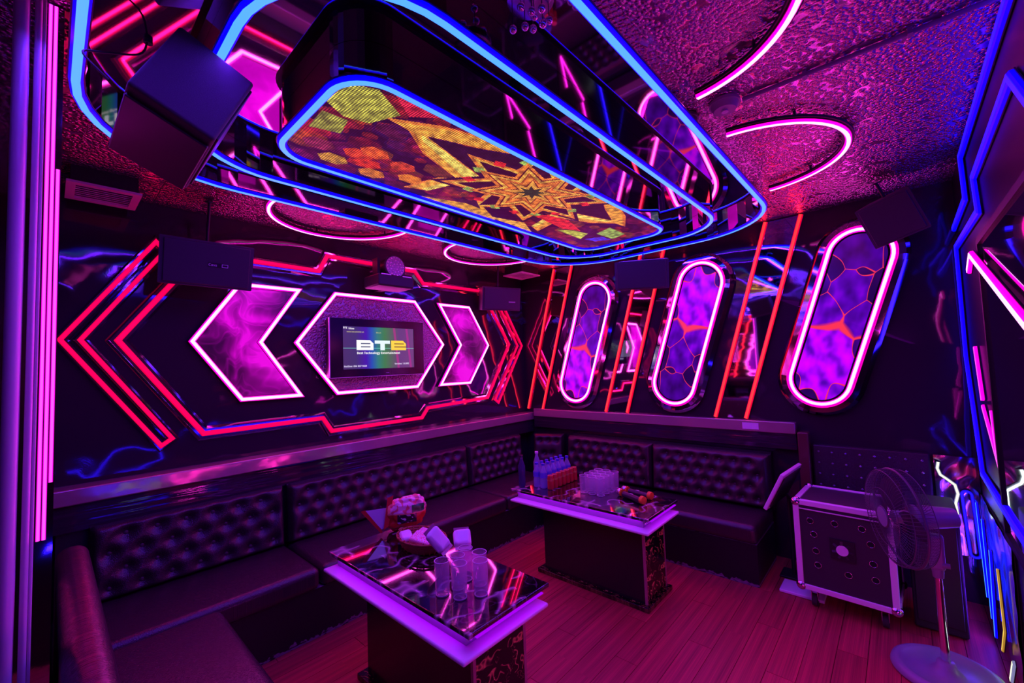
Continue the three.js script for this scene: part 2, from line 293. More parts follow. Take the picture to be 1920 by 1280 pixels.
// one neon tube along points in a plane: channel, wide glowing band imitating the halo, bright core; a row of area lights of its size along its face
function neon(parent, pts, n, kind, { w = 0.03, closed = false, back = 0.004, lightStep = 0.45, gain = 1, channel = true, chan = null, up = 0 } = {}) {
  if (channel) part(parent, 'channel', sweep(pts, n, rectProfile(w * 1.25, 0, back), closed), chan || M.channel);
  const s = part(parent, 'neon_halo_sleeve', sweep(pts, n, [[-w / 2, back], [w / 2, back], [w / 2, back + w * 0.28], [w * 0.33, back + w * 0.42], [-w * 0.33, back + w * 0.42], [-w / 2, back + w * 0.28]], closed), glow[kind].halo_sleeve);
  part(s, 'neon_core', sweep(pts, n, rectProfile(w * 0.64, back + w * 0.4, back + w * 0.47), closed), glow[kind].core);
  const off = back + w * 0.47 + 0.003, K = NEON[kind], base = parent.getWorldPosition(new THREE.Vector3());
  parent.updateMatrixWorld(true);
  // chords along the run
  const run = closed ? [...pts, pts[0]] : pts; let a = run[0], acc = 0, prev = run[0];
  const put = (p, q) => {
    const L = p.distanceTo(q); if (L < 0.02) return;
    const l = new THREE.RectAreaLight(C(...K.lamp), K.power * gain, L, w * 0.6), mid = p.clone().add(q).multiplyScalar(0.5).addScaledVector(n, off);
    const X = q.clone().sub(p).normalize(), Z = n.clone().negate(), Y = Z.clone().cross(X);
    l.matrix.makeBasis(X, Y, Z).setPosition(mid); l.matrix.decompose(l.position, l.quaternion, l.scale); l.name = 'neon_light'; parent.add(l);
  };
  for (let i = 1; i < run.length; i++) {
    const t1 = run[i].clone().sub(run[i - 1]).normalize(), nx = run[i + 1];
    acc += run[i].distanceTo(run[i - 1]);
    const turn = nx ? t1.dot(nx.clone().sub(run[i]).normalize()) : -1;
    if (!nx || turn < 0.9 || acc > lightStep * 3 || (turn < 0.9999 && acc > lightStep)) { put(a, run[i]); a = run[i]; acc = 0; }
  }
  return s;
}
function areaLight(color, power, w, h, pos, target, parent = scene) {
  const l = new THREE.RectAreaLight(C(...color), power, w, h); l.position.set(...pos); l.lookAt(...target); l.name = 'panel_light'; parent.add(l); return l;
}

// ---------------------------------------------------------------- room
const XW = 3.96, ZW = -3.42, ZR = 0.33, XL = -0.75, CEIL = 2.70;
const S = (name, label, pos = [0, 0, 0]) => thing(name, label, 'room', pos, null, 'structure');
{ // floor of planks running along x
  const f = S('floor', 'reddish brown wood plank floor under purple light');
  part(f, 'subfloor', moved(box(XW - XL + 0.4, 0.06, ZR - ZW + 0.4), (XW + XL) / 2, -0.045, (ZR + ZW) / 2), M.blackPaint);
  const mats = [0.82, 0.92, 1.0, 1.1].map((k, i) => { const t = woodTex.clone(); t.offset.set(0.23 * i, 0.31 * i); t.needsUpdate = true; return std({ map: t, color: C(k, k * 0.95, k), roughness: 0.42 }); });
  const pw = 0.128, len = 1.22; let r = 0;
  const geos = [1.22, 0.8, 0.42].map((L) => { const g = box(L - 0.0025, 0.012, pw - 0.0025); return planarUV(g, 'z', 'x', 1 / 0.128, 1 / 1.22); });
  for (let z = ZW; z < ZR - 0.001; z += pw, r++) {
    let x = XL, first = r % 3;
    while (x < XW - 0.05) { let k = first; first = 0; let L = [1.22, 0.8, 0.42][k]; if (x + L > XW + 0.3) { k = x + 0.8 > XW + 0.3 ? 2 : 1; L = [1.22, 0.8, 0.42][k]; }
      part(f, 'plank', geos[k], mats[Math.floor(rnd() * 4)], [x + L / 2, -0.006 - rnd() * 0.0006, z + pw / 2]); x += L; }
  }
}
{ // walls
  const wb = S('wall_back', 'glossy black wall carrying the television and arrow panels');
  part(wb, 'wall_slab', planarUV(moved(box(XW - XL + 0.4, CEIL + 0.2, 0.12), (XW + XL) / 2, CEIL / 2, ZW - 0.06), 'x', 'y'), M.blackGloss);
  const wr = S('wall_right', 'dark wall carrying three slanted capsule lamps');
  part(wr, 'wall_slab', planarUV(moved(box(0.12, CEIL + 0.2, ZR - ZW + 0.4), XW + 0.06, CEIL / 2, (ZR + ZW) / 2), 'z', 'y'), M.blackGloss);
  const wf = S('wall_front', 'dark wall with blue zigzag neon');
  part(wf, 'wall_slab', planarUV(moved(box(XW - XL + 0.4, CEIL + 0.2, 0.12), (XW + XL) / 2, CEIL / 2, ZR + 0.06), 'x', 'y'), M.blackSatin);
  const wl = S('wall_left', 'dark side wall beside the mirrored column');
  part(wl, 'wall_slab', moved(box(0.12, CEIL + 0.2, ZR - ZW + 0.4), XL - 0.06, CEIL / 2, (ZR + ZW) / 2), M.darkWall);
  part(wl, 'inner_pier', moved(box(0.75, CEIL, 1.12), XL + 0.375 + 0.0, CEIL / 2, ZW + 0.56), M.darkWall);
}
{ // ceiling: slab with hammered metal sheets
  const c = S('ceiling', 'hammered dark metal ceiling glowing magenta');
  part(c, 'slab', moved(box(XW - XL + 0.4, 0.12, ZR - ZW + 0.4), (XW + XL) / 2, CEIL + 0.066, (ZR + ZW) / 2), M.blackPaint);
  const nx = 4, nz = 4, w = (XW - XL) / nx, d = (ZR - ZW) / nz;
  for (let i = 0; i < nx; i++) for (let j = 0; j < nz; j++) part(c, 'metal_panel', planarUV(moved(box(w - 0.003, 0.006, d - 0.003), XL + (i + 0.5) * w, CEIL + 0.003, ZW + (j + 0.5) * d), 'x', 'z'), M.hammered);
}

// ---------------------------------------------------------------- ceiling canopy, LED screen, blue neon
function rrect(x0, x1, z0, z1, r, seg = 10) { // points of a rounded rectangle in the xz plane
  const out = []; for (const [cx, cz, a0] of [[x1 - r, z1 - r, 0], [x0 + r, z1 - r, 1], [x0 + r, z0 + r, 2], [x1 - r, z0 + r, 3]]) for (let k = 0; k <= seg; k++) { const a = (a0 + k / seg) * Math.PI / 2; out.push([cx + r * Math.cos(a), cz + r * Math.sin(a)]); }
  return out;
}
const RING = [
  { x0: 0.626, x1: 3.083, z0: -1.92, z1: -1.207, r: 0.15, y: 2.56 },
  { x0: 0.337, x1: 3.388, z0: -2.245, z1: -0.883, r: 0.40, y: 2.582 },
  { x0: 0.045, x1: 3.68, z0: -2.544, z1: -0.582, r: 0.62, y: 2.595 },
];
function plate(pts, y0, y1) { // flat plate from xz outline
  const s = new THREE.Shape(pts.map(([x, z]) => new THREE.Vector2(x, -z))); const g = new THREE.ExtrudeGeometry(s, { depth: y1 - y0, bevelEnabled: false, curveSegments: 4 });
  g.rotateX(-Math.PI / 2); g.translate(0, y0, 0); return planarUV(g, 'x', 'z');
}
{
  const c = thing('ceiling_canopy', 'mirrored stepped ceiling canopy around the LED picture', 'ceiling canopy');
  const o = RING[2];
  part(c, 'mirror_panel', plate(rrect(o.x0, o.x1, o.z0, o.z1, o.r), CEIL - 0.012, CEIL - 0.001), M.canopyMirror);
  const fin = (R, name, top) => part(c, name, sweep(rrect(R.x0, R.x1, R.z0, R.z1, R.r).map(([x, z]) => V(x, 0, z)), V(0, -1, 0), rectProfile(0.022, -top, -R.y - 0.0), true), M.canopyMirror);
  fin(RING[1], 'mirror_fin', CEIL - 0.013); fin(RING[2], 'mirror_rim', CEIL - 0.0005);
  const i = RING[0];
  part(c, 'screen_box', plate(rrect(i.x0, i.x1, i.z0, i.z1, i.r), i.y + 0.002, CEIL - 0.013), M.canopyMirror);
  const labels = ['light blue neon loop bordering the LED picture', 'light blue neon loop on the middle step of the canopy', 'light blue neon loop on the outermost rim of the canopy'];
  RING.forEach((R, k) => {
    const t = thing('neon_loop', labels[k], 'neon light', [0, 0, 0], 'blue neon loops of the ceiling canopy');
    neon(t, rrect(R.x0, R.x1, R.z0, R.z1, R.r).map(([x, z]) => V(x, R.y - (k ? 0.0005 : 0), z)), V(0, -1, 0), 'blue', { w: 0.034, closed: true });
  });
  const led = thing('led_screen', 'LED ceiling screen showing an orange star kaleidoscope', 'led screen');
  const b = 0.022, pl = plate(rrect(i.x0 + b, i.x1 - b, i.z0 + b, i.z1 - b, i.r - b), i.y - 0.006, i.y + 0.001);
  const p = pl.attributes.position, uv = pl.attributes.uv; for (let k = 0; k < p.count; k++) uv.setXY(k, (p.getX(k) - i.x0) / (i.x1 - i.x0), 1 - (i.z1 - p.getZ(k)) / (i.z1 - i.z0));
  part(led, 'led_display', pl, M.led);
  for (let k = 0; k < 3; k++) areaLight([1, 0.30, 0.10], 0.12, 0.78, 0.62, [i.x0 + (k + 0.5) * 0.819, i.y - 0.012, (i.z0 + i.z1) / 2], [i.x0 + (k + 0.5) * 0.819, 0, (i.z0 + i.z1) / 2 - 0.0001], led);
}
// pink rings on the ceiling outside the canopy
[[1.29, -0.575, 1, 'pink neon arc on the hammered ceiling near the conduit'], [2.62, -0.577, 1, 'pink neon arc on the hammered ceiling above the last capsule lamp'],
  [1.375, -2.77, -1, 'pink neon arc on the ceiling above the television'], [2.80, -2.72, -1, 'pink neon arc on the ceiling above the small arrow panel']].forEach(([cx, cz, sg, label]) => {
  const t = thing('neon_arc', label, 'neon light', [0, 0, 0], 'pink neon arcs of the ceiling'), pts = [], r = 0.465;
  const edge = sg > 0 ? -0.582 + 0.02 : -2.544 - 0.02;
  for (let k = 0; k <= 72; k++) { const a = k / 72 * 2 * Math.PI - sg * Math.PI / 2; const x = cx + r * Math.cos(a), z = cz + r * Math.sin(a); if ((z - edge) * sg > 0) pts.push(V(x, 2.662, z)); }
  part(t, 'backing_rim', sweep(pts, V(0, -1, 0), rectProfile(0.05, -0.012, 0), false), M.blackPaint);
  for (const f of [0.2, 0.5, 0.8]) { const q = pts[Math.floor(f * (pts.length - 1))]; part(t, 'hanger', moved(cyl(0.006, 0.006, 0.026, 8), q.x, 2.687, q.z), M.channel); }
  neon(t, pts, V(0, -1, 0), 'pink', { w: 0.026, gain: 1, lightStep: 0.3 });
});

// ---------------------------------------------------------------- back wall: hexagon, arrows, red frames, television
const CX = 1.975, CY = 1.83, NB = V(0, 0, 1);
const bw = (l, z = ZW) => l.map(([x, y]) => V(CX + x, y, z));
function flat(l, z0, z1) { const g = new THREE.ExtrudeGeometry(new THREE.Shape(l.map(([x, y]) => new THREE.Vector2(CX + x, y))), { depth: z1 - z0, bevelEnabled: false }); g.translate(0, 0, z0); return planarUV(g, 'x', 'y'); }
const hexL = [[-0.70, CY], [-0.395, 2.235], [0.375, 2.235], [0.70, CY], [0.385, 1.43], [-0.385, 1.425]];
{
  const t = thing('hexagon_panel', 'hexagonal hammered panel outlined in pink neon behind the television', 'wall panel');
  part(t, 'backing_panel', flat(hexL, ZW + 0.002, ZW + 0.03), M.hexPanel);
  neon(t, bw(hexL, ZW + 0.03), NB, 'pink', { w: 0.031, closed: true });
  for (const s of [-1, 1]) {
    const l = [[-1.345, CY], [-1.075, 2.235], [-0.68, 2.235], [-0.945, CY], [-0.672, 1.43], [-1.062, 1.43]].map(([x, y]) => [x * -s, y]); if (s > 0) l.reverse();
    const q = thing('arrow_panel', s < 0 ? 'glowing magenta arrow panel in pink neon pointing to the corner' : 'glowing magenta arrow panel in pink neon beside the red double chevron under the big speaker', 'wall panel', [0, 0, 0], 'arrow panels beside the television');
    const pl = part(q, 'backlit_light_panel', flat(l.map(([x, y]) => [x, y]), ZW + 0.002, ZW + 0.02), M.pinkPanel);
    pl.geometry.attributes.uv.array.forEach((v, i, a) => { a[i] = i % 2 ? (v - 1.3) * 0.9 : (v - (s < 0 ? 2.55 : 0.5)) * 0.9 + 0.05; });
    neon(q, bw(l, ZW + 0.02), NB, 'pink', { w: 0.031, closed: true });
    areaLight([1, 0, 0.9], 0.8, 0.36, 0.7, [CX - s * 1.0, CY, ZW + 0.06], [CX - s * 1.0, CY, 0], q);
  }
  const red = thing('neon_outline', 'crimson notched neon frame around the television and arrow panels', 'neon light');
  const fr = [[-1.70, CY], [-1.30, 2.42], [-0.52, 2.41], [-0.45, 2.545], [0.40, 2.535], [0.49, 2.43], [1.28, 2.435], [1.70, CY + 0.015], [1.32, 1.25], [0.51, 1.215], [0.44, 1.13], [-0.43, 1.125], [-0.50, 1.235], [-1.28, 1.225]];
  part(red, 'mirror_channel', sweep(bw(fr), NB, [[-0.045, 0], [0.045, 0], [0.03, 0.022], [-0.03, 0.022]], true), M.channelMirror);
  neon(red, bw(fr, ZW + 0.022), NB, 'crimson', { w: 0.03, closed: true, channel: false, back: 0.001 });
  for (const s of [-1, 1]) {
    const l = [[-1.934, CY], [-1.53, 2.455], [-1.485, 2.405], [-1.855, CY], [-1.442, 1.218], [-1.495, 1.18]].map(([x, y]) => [x * -s, y]); if (s > 0) l.reverse();
    const q = thing('neon_chevron', s < 0 ? 'crimson double chevron neon next to the corner of the room' : 'crimson double chevron neon next to the mirrored column', 'neon light', [0, 0, 0], 'crimson chevrons on the black wall');
    part(q, 'mirror_channel', sweep(bw(l), NB, [[-0.03, 0], [0.03, 0], [0.02, 0.018], [-0.02, 0.018]], true), M.channelMirror);
    neon(q, bw(l, ZW + 0.018), NB, 'crimson', { w: 0.024, closed: true, channel: false, back: 0.001 });
  }
}
{ // television
  const t = thing('television', 'television with wide black bezel showing a start screen', 'television', [1.935, 1.79, -3.30]);
  part(t, 'housing', rbox(0.886, 0.478, 0.075, 0.012), M.blackPaint, [0, 0, -0.0376]);
  part(t, 'bezel', join([moved(box(0.886, 0.062, 0.008), 0, 0.208, 0.003), moved(box(0.886, 0.062, 0.008), 0, -0.208, 0.003), moved(box(0.105, 0.354, 0.008), -0.39, 0, 0.003), moved(box(0.105, 0.354, 0.008), 0.39, 0, 0.003)]), phy({ color: C(0.014, 0.012, 0.018), roughness: 0.15 }));
  part(t, 'chrome_edge', join([moved(box(0.006, 0.478, 0.012), -0.446, 0, 0.0), moved(box(0.89, 0.004, 0.012), 0, -0.241, 0.0)]), M.aluminium);
  const s = part(t, 'tv_screen', new THREE.PlaneGeometry(0.674, 0.352), M.tv, [0.0, -0.001, 0.002]); s.name = 'tv_screen';
  part(t, 'maker_mark', box(0.03, 0.006, 0.002), M.disc, [0.06, -0.216, 0.0075]);
  part(t, 'wall_mount', box(0.3, 0.2, 0.016), M.blackPaint, [0.04, 0, -0.082]);
  areaLight([0.45, 0.4, 0.7], 0.3, 0.67, 0.35, [0, 0, 0.012], [1.935, 1.79, 0], t);
}

// ---------------------------------------------------------------- right wall: bars, mirror strips, capsule lamps
const NR = V(-1, 0, 0);
const bars = [[1.068, -3.355, 2.69, -2.885], [1.068, -3.133, 2.69, -2.64], [1.08, -2.295, 2.69, -1.81], [1.08, -2.053, 2.69, -1.575], [1.085, -1.215, 2.69, -0.734], [1.085, -0.975, 2.69, -0.492]];
const barLabels = ['red slanted neon bar next to the corner of the room', 'red slanted neon bar beside the first capsule lamp from the corner', 'red slanted neon bar between capsule lamps, on the corner side of its pair', 'red slanted neon bar under the hanging speaker, beside the middle capsule lamp', 'red slanted neon bar beside the middle capsule lamp, away from the corner', 'red slanted neon bar beside the capsule lamp farthest from the corner'];
bars.forEach(([y0, z0, y1, z1], k) => {
  const t = thing('neon_bar', barLabels[k], 'neon light', [0, 0, 0], 'red slanted neon bars');
  neon(t, [V(XW - 0.012, y0, z0), V(XW - 0.012, y1, z1)], NR, 'red', { w: 0.03, chan: M.channelMirror, back: 0.006 });
});
[0, 2, 4].forEach((k, i) => {
  const [y0, z0, y1, z1] = bars[k], [, za, , zb] = bars[k + 1];
  const pts = [[z0, y0], [za, y0], [zb, y1], [z1, y1]];
  const g = new THREE.ExtrudeGeometry(new THREE.Shape(pts.map(([z, y]) => new THREE.Vector2(z, y))), { depth: 0.012, bevelEnabled: false });
  g.rotateY(-Math.PI / 2); g.translate(XW, 0, 0); planarUV(g, 'z', 'y');
  tag(part(scene, 'mirror_strip', g, M.flatMirror), ['slanted mirror strip between the red bars by the corner', 'slanted mirror strip between the red bars under the hanging speaker', 'slanted mirror strip between the red bars reflecting the blue canopy'][i], 'mirror', 'slanted mirror strips between red bars');
});
function stadium(r, s, seg = 20) { const o = []; for (let k = 0; k <= seg; k++) { const a = k / seg * Math.PI; o.push([r * Math.cos(a), s / 2 + r * Math.sin(a)]); } for (let k = 0; k <= seg; k++) { const a = Math.PI + k / seg * Math.PI; o.push([r * Math.cos(a), -s / 2 + r * Math.sin(a)]); } return o; }
[[-2.497, 1.812, 'capsule lamp of purple stone and pink neon nearest the corner of the room', 0], [-1.408, 1.82, 'middle capsule lamp of purple stone between two pairs of red bars', 1], [-0.305, 1.852, 'capsule lamp of purple stone on the plain dark wall above the flight case', 0]].forEach(([z, y, label, flip]) => {
  const t = thing('capsule_lamp', label, 'wall lamp', [XW, y, z], 'slanted capsule lamps');
  t.rotation.set(0, -Math.PI / 2, 0); // local x -> world +z? local z -> -x (into the room)
  const th = THREE.MathUtils.degToRad(18), r = 0.183, s = 0.935, turn = (l) => l.map(([a, b]) => [a * Math.cos(th) + b * Math.sin(th), -a * Math.sin(th) + b * Math.cos(th)]);
  // local axes: x along world z, z towards the room
  const L = (l, v) => turn(l).map(([a, b]) => V(a, b, v)), N = V(0, 0, 1);
  const fill = (l, d, z0) => { const g = new THREE.ExtrudeGeometry(new THREE.Shape(turn(l).map(([a, b]) => new THREE.Vector2(a, b))), { depth: d, bevelEnabled: false }); g.translate(0, 0, z0); return g; };
  part(t, 'mirror_frame', sweep(L(stadium(r + 0.045, s), 0), N, [[-0.045, 0.0], [0.045, 0.0], [0.045, 0.03], [0.018, 0.058], [-0.018, 0.062], [-0.03, 0.045]], true), M.channelMirror);
  part(t, 'back_plate', fill(stadium(r + 0.02, s), 0.02, 0.001), M.blackPaint);
  const st = fill(stadium(r - 0.03, s), 0.03, 0.02), p = st.attributes.position, uv = st.attributes.uv;
  for (let k = 0; k < p.count; k++) { const X = p.getX(k), Y = p.getY(k), a = X * Math.cos(th) - Y * Math.sin(th), b = X * Math.sin(th) + Y * Math.cos(th); let u = a / (2 * r) + 0.5, v = b / (s + 2 * r) + 0.5; if (flip) { u = 1 - u; v = 1 - v; } uv.setXY(k, u, v); }
  part(t, 'glowing_onyx_panel', st, M.onyx);  // purple glow of the stone is set by its emissive map
  // neon ring
  const pts = L(stadium(r, s), 0.045);
  const K = neon(t, pts, N, 'pink', { w: 0.032, closed: true, lightStep: 0.25 });
  const l = areaLight([0.5, 0, 1], 0.6, 0.28, 0.85, [0, 0, 0.07], [XW - 3, y, z], t);
});

// ---------------------------------------------------------------- front wall (blue zigzag neon, pink hexagon lines)
const NF = V(0, 0, -1);
const fw = (l, z = ZR) => l.map(([x, y]) => V(x, y, z - 0.003));
function frontNeon(name, label, kind, l, w, group, z = ZR, gain = 1) { const t = thing(name, label, 'neon light', [0, 0, 0], group); neon(t, fw(l, z), NF, kind, { w, gain }); return t; }
frontNeon('neon_zigzag', 'deep blue stepped neon line next to the ceiling on the dark wall', 'deepblue', [[0.4, 2.66], [2.11, 2.66], [3.325, 2.64], [3.285, 2.40], [3.94, 2.375]], 0.036, 'blue neon lines on the dark wall', ZR, 0.35);
frontNeon('neon_zigzag', 'deep blue stepped neon line beneath the topmost blue line', 'deepblue', [[1.7, 2.16], [2.03, 2.45], [2.95, 2.41], [2.90, 2.235], [3.90, 2.25], [3.93, 1.55], [3.66, 0.87], [2.74, 0.845], [1.2, 0.845]], 0.036, 'blue neon lines on the dark wall', ZR, 1);
frontNeon('neon_line', 'magenta neon line slanting across the glass door panel', 'pink', [[2.0, 1.66], [2.28, 1.765], [3.064, 2.06], [3.2, 2.0]], 0.035, null, ZR - 0.02);
frontNeon('neon_line', 'short upright magenta neon line beside the blue line', 'magenta', [[3.472, 1.606], [3.367, 1.322]], 0.03, null, ZR);
frontNeon('neon_line', 'magenta neon hook below the short upright magenta line', 'magenta', [[3.40, 1.286], [3.037, 1.045], [3.12, 1.29]], 0.025, null, ZR);
{
  const lb = ['bright blue slanted neon line closest to the far corner', 'bright blue slanted neon line second from the far corner', 'bright blue slanted neon line beside the yellow one'];
  [[3.83, 0.66, 3.71, 0.15], [3.62, 0.62, 3.58, 0.09], [3.40, 0.52, 3.50, 0.03]].forEach(([a, b, c, d], i) => frontNeon('neon_line', lb[i], 'blue', [[a, b], [c, d]], 0.022, 'blue slanted lines low on the dark wall', ZR - 0.025, 1.6));
  frontNeon('neon_line', 'thin yellow neon line low on the dark wall', 'yellow', [[3.20, 0.50], [3.16, 0.22], [3.30, 0.06]], 0.016, null, ZR - 0.025);
  frontNeon('neon_line', 'pale white neon line above the floor beside the yellow one', 'white', [[2.95, 0.18], [3.08, 0.035]], 0.022, null, ZR - 0.025);
  const g = thing('glass_panel', 'dark glass door panel with a black frame on the dark wall', 'glass panel');
  part(g, 'glass_sheet', moved(box(1.35, 1.35, 0.008), 2.32, 1.42, ZR - 0.006), phy({ color: C(0.02, 0.02, 0.025), roughness: 0.04, clearcoat: 1, clearcoatRoughness: 0.02 }));
  part(g, 'frame', join([moved(box(1.41, 0.03, 0.018), 2.32, 2.11, ZR - 0.01), moved(box(1.41, 0.03, 0.018), 2.32, 0.73, ZR - 0.01), moved(box(0.03, 1.35, 0.018), 3.01, 1.42, ZR - 0.01), moved(box(0.03, 1.35, 0.018), 1.63, 1.42, ZR - 0.01)]), M.blackPaint);
}
frontNeon('neon_line', 'unseen pink neon line along the foot of the dark wall', 'pink', [[1.1, 0.30], [2.5, 0.30]], 0.036, null, ZR, 3);  // out of view, placed to light the near floor and left sofa
frontNeon('neon_zigzag', 'unseen deep blue zigzag neon low on the dark wall, mirrored in the black wall', 'deepblue', [[0.0, 0.62], [0.3, 0.62], [0.42, 0.45], [0.62, 0.70], [0.95, 0.70], [1.02, 0.50], [0.7, 0.36], [0.35, 0.36]], 0.036, null, ZR, 3);  // out of view, placed to be mirrored in the back wall
frontNeon('neon_line', 'unseen pale white slanted neon line mirrored below the television ledge', 'white', [[0.62, 0.28], [0.85, 0.16]], 0.025, null, ZR, 1.5);  // out of view, placed for its streak below the ledge
// crumpled mirror at the end of the right wall, with a wavy white reflection built as a glowing tube
{
  const g = new THREE.PlaneGeometry(0.20, 0.62, 20, 44), p = g.attributes.position;
  for (let i = 0; i < p.count; i++) p.setZ(i, 0.012 * noise.noise(p.getX(i) * 14, p.getY(i) * 9, 2) + 0.018);
  g.computeVertexNormals(); g.rotateY(-Math.PI / 2);
  const back = moved(box(0.008, 0.62, 0.20), -0.004, 0, 0); 
  const t = thing('crumpled_mirror', 'crumpled mirror panel in the corner beside the studded cushion', 'mirror', [XW, 0.60, ZR - 0.105]);
  part(t, 'mirror_face', g, M.steel, [0, 0, 0]); part(t, 'backing', back, M.blackPaint);
  const bl = thing('blue_outline', 'narrow deep blue glowing outline low in the corner by the subwoofer', 'neon light'); neon(bl, stadium(0.022, 0.36, 8).map(([a, b]) => V(XW - 0.04, 0.50 + b, 0.268 + a - b * 0.04)), NR, 'deepblue', { w: 0.014, closed: true });  // blue outline in the corner drawn as a glowing loop
  const g2 = new THREE.PlaneGeometry(0.98, 0.66, 60, 44), p2 = g2.attributes.position;
  for (let k = 0; k < p2.count; k++) p2.setZ(k, 0.008 * noise.noise(p2.getX(k) * 6, p2.getY(k) * 7, 5) + 0.009);
  g2.computeVertexNormals(); g2.rotateY(Math.PI);
  const t2 = thing('crumpled_mirror', 'crumpled mirror panel low on the dark wall, placed to multiply the bright blue lines', 'mirror', [3.44, 0.36, ZR - 0.003]);  // reflector placed behind the blue lines to deepen the blue here
  part(t2, 'mirror_face', g2, M.steel); part(t2, 'backing', box(0.98, 0.66, 0.004), M.blackPaint, [0, 0, 0]);
  const q = thing('reflection_squiggle', 'white wavy reflection on the crumpled mirror, built as a glowing tube', 'neon light');  // wavy mirror reflection built as a glowing shape
  neon(q, [[0.87, 0.145], [0.83, 0.138], [0.79, 0.15], [0.765, 0.18], [0.735, 0.212], [0.68, 0.222], [0.62, 0.208], [0.55, 0.212]].map(([y, z]) => V(XW - 0.04, y, z)), NR, 'white', { w: 0.018 });
}

// ---------------------------------------------------------------- mirrored column beside the camera's left
{
  const t = thing('mirror_column', 'mirrored column with polished upright tubes', 'column', [0, 0, -1.75]);
  part(t, 'mirror_cladding', planarUV(moved(box(0.766, CEIL - 0.002, 0.54), -0.367, CEIL / 2, -0.27), 'x', 'y'), M.mirror);
  for (const [x, r] of [[-0.0655, 0.0155], [-0.034, 0.0075], [-0.0225, 0.0035]]) part(t, 'upright_tube', moved(cyl(r, r, CEIL - 0.004, 16), x, CEIL / 2, r + 0.001), M.satinTube);
  const L = ['magenta neon upright on the mirrored column beside the polished tubes', 'magenta neon upright in the middle of the mirrored column edge', 'short magenta neon upright on the edge of the mirrored column'];
  [[-0.0115, 1.172, 2.69], [-0.001, 1.172, 2.69], [0.0096, 1.324, 2.207]].forEach(([x, a, b], i) => { const q = thing('neon_upright', L[i], 'neon light', [0, 0, 0], 'magenta uprights of the mirrored column'); neon(q, [V(x, a, -1.75), V(x, b, -1.75)], NB, 'magenta', { w: 0.0085, back: 0.002, gain: 0.7 }); });
}

// ---------------------------------------------------------------- ledges
{
  const a = thing('trim_1', 'polished gold brown ledge along the wall under the television', 'ledge', [0, 0, 0], null, 'structure');
  part(a, 'ledge_face', planarUV(moved(rbox(XW - 0.02, 0.085, 0.15, 0.008), (XW + 0.02) / 2, 0.985, ZW + 0.077), 'x', 'y'), M.goldTrim);
  part(a, 'support_board', moved(box(XW - 0.02, 0.14, 0.13), (XW + 0.02) / 2, 0.872, ZW + 0.066), M.blackGloss);
  const b = thing('trim_2', 'polished brown ledge under the red bars', 'ledge', [0, 0, 0], null, 'structure');
  part(b, 'ledge_face', planarUV(moved(rbox(0.06, 0.09, 2.62, 0.008), XW - 0.032, 1.03, -1.935), 'z', 'y'), M.goldTrim);
  part(b, 'support_board', moved(box(0.05, 0.12, 2.62), XW - 0.026, 0.924, -1.935), M.blackGloss);
  tag(part(scene, 'paper_label', box(0.003, 0.052, 0.12), M.paper, [XW - 0.0645, 1.03, -0.935]), 'small white paper label stuck on the brown ledge', 'label');
  tag(part(scene, 'end_post', rbox(0.10, 0.62, 0.07, 0.01), M.brownPost, [XW - 0.055, 0.70, -0.575]), 'glossy brown post at the end of the ledge', 'post');
}

// ---------------------------------------------------------------- sofas
function tuft(w, h, cols, rows, depth = 0.055, border = 0.075) { // front face local +z, centre at origin
  const nx = Math.round(w * 70), ny = Math.round(h * 70), g = new THREE.PlaneGeometry(w, h, nx, ny), p = g.attributes.position, B = [];
  for (let r = 0; r < rows; r++) for (let c = 0; c < cols - (r % 2); c++) B.push([-w / 2 + border + (c + (r % 2 ? 0.5 : 0)) * (w - 2 * border) / (cols - 1), -h / 2 + border * 0.8 + r * (h - 1.7 * border) / (rows - 1)]);
  const sx = (w - 2 * border) / (cols - 1);
  const H = (x, y) => {
    let pit = 0, best = 9, best2 = 9; for (const b of B) { const d = Math.hypot(x - b[0], (y - b[1])); pit += Math.exp(-(d * d) / (2 * (sx * 0.2) ** 2)); if (d < best) { best2 = best; best = d; } else if (d < best2) best2 = d; }
    const e = Math.min(w / 2 - Math.abs(x), h / 2 - Math.abs(y)), round = Math.min(1, Math.max(0, e) / 0.045);
    return depth * Math.sqrt(1 - (1 - round) ** 2) - 0.042 * Math.min(1, pit) - 0.010 * Math.exp(-(((best + best2 - sx * 1.05) / (sx * 0.12)) ** 2)) * 0.6;
  };
  for (let i = 0; i < p.count; i++) p.setZ(i, H(p.getX(i), p.getY(i)));
  g.computeVertexNormals(); planarUV(g, 'x', 'y');
  return { g, buttons: B.map(([x, y]) => [x, y, H(x, y)]) };
}
const buttonGeo = new THREE.SphereGeometry(0.013, 8, 4, 0, Math.PI * 2, 0, Math.PI / 2); buttonGeo.rotateX(Math.PI / 2); buttonGeo.scale(1, 1, 0.5);
function backrest(parent, w, h, cols, rows, pos, ry, rx = -0.08) {
  const { g, buttons } = tuft(w, h, cols, rows), grp = new THREE.Group(); grp.name = 'backrest'; grp.position.set(...pos); grp.rotation.order = 'YXZ'; grp.rotation.set(rx, ry, 0); parent.add(grp);
  part(grp, 'tufted_cover', g, M.leather); part(grp, 'padding', moved(box(w - 0.004, h - 0.004, 0.10), 0, 0, -0.053), M.leather);
  for (const [x, y, z] of buttons) part(grp, 'button', buttonGeo, M.leatherButton, [x, y, z + 0.001]);
  return grp;
}
function cushion(w, d, h = 0.13) { const g = new RoundedBoxGeometry(w, h, d, 4, 0.04); return planarUV(g, 'x', 'z'); }
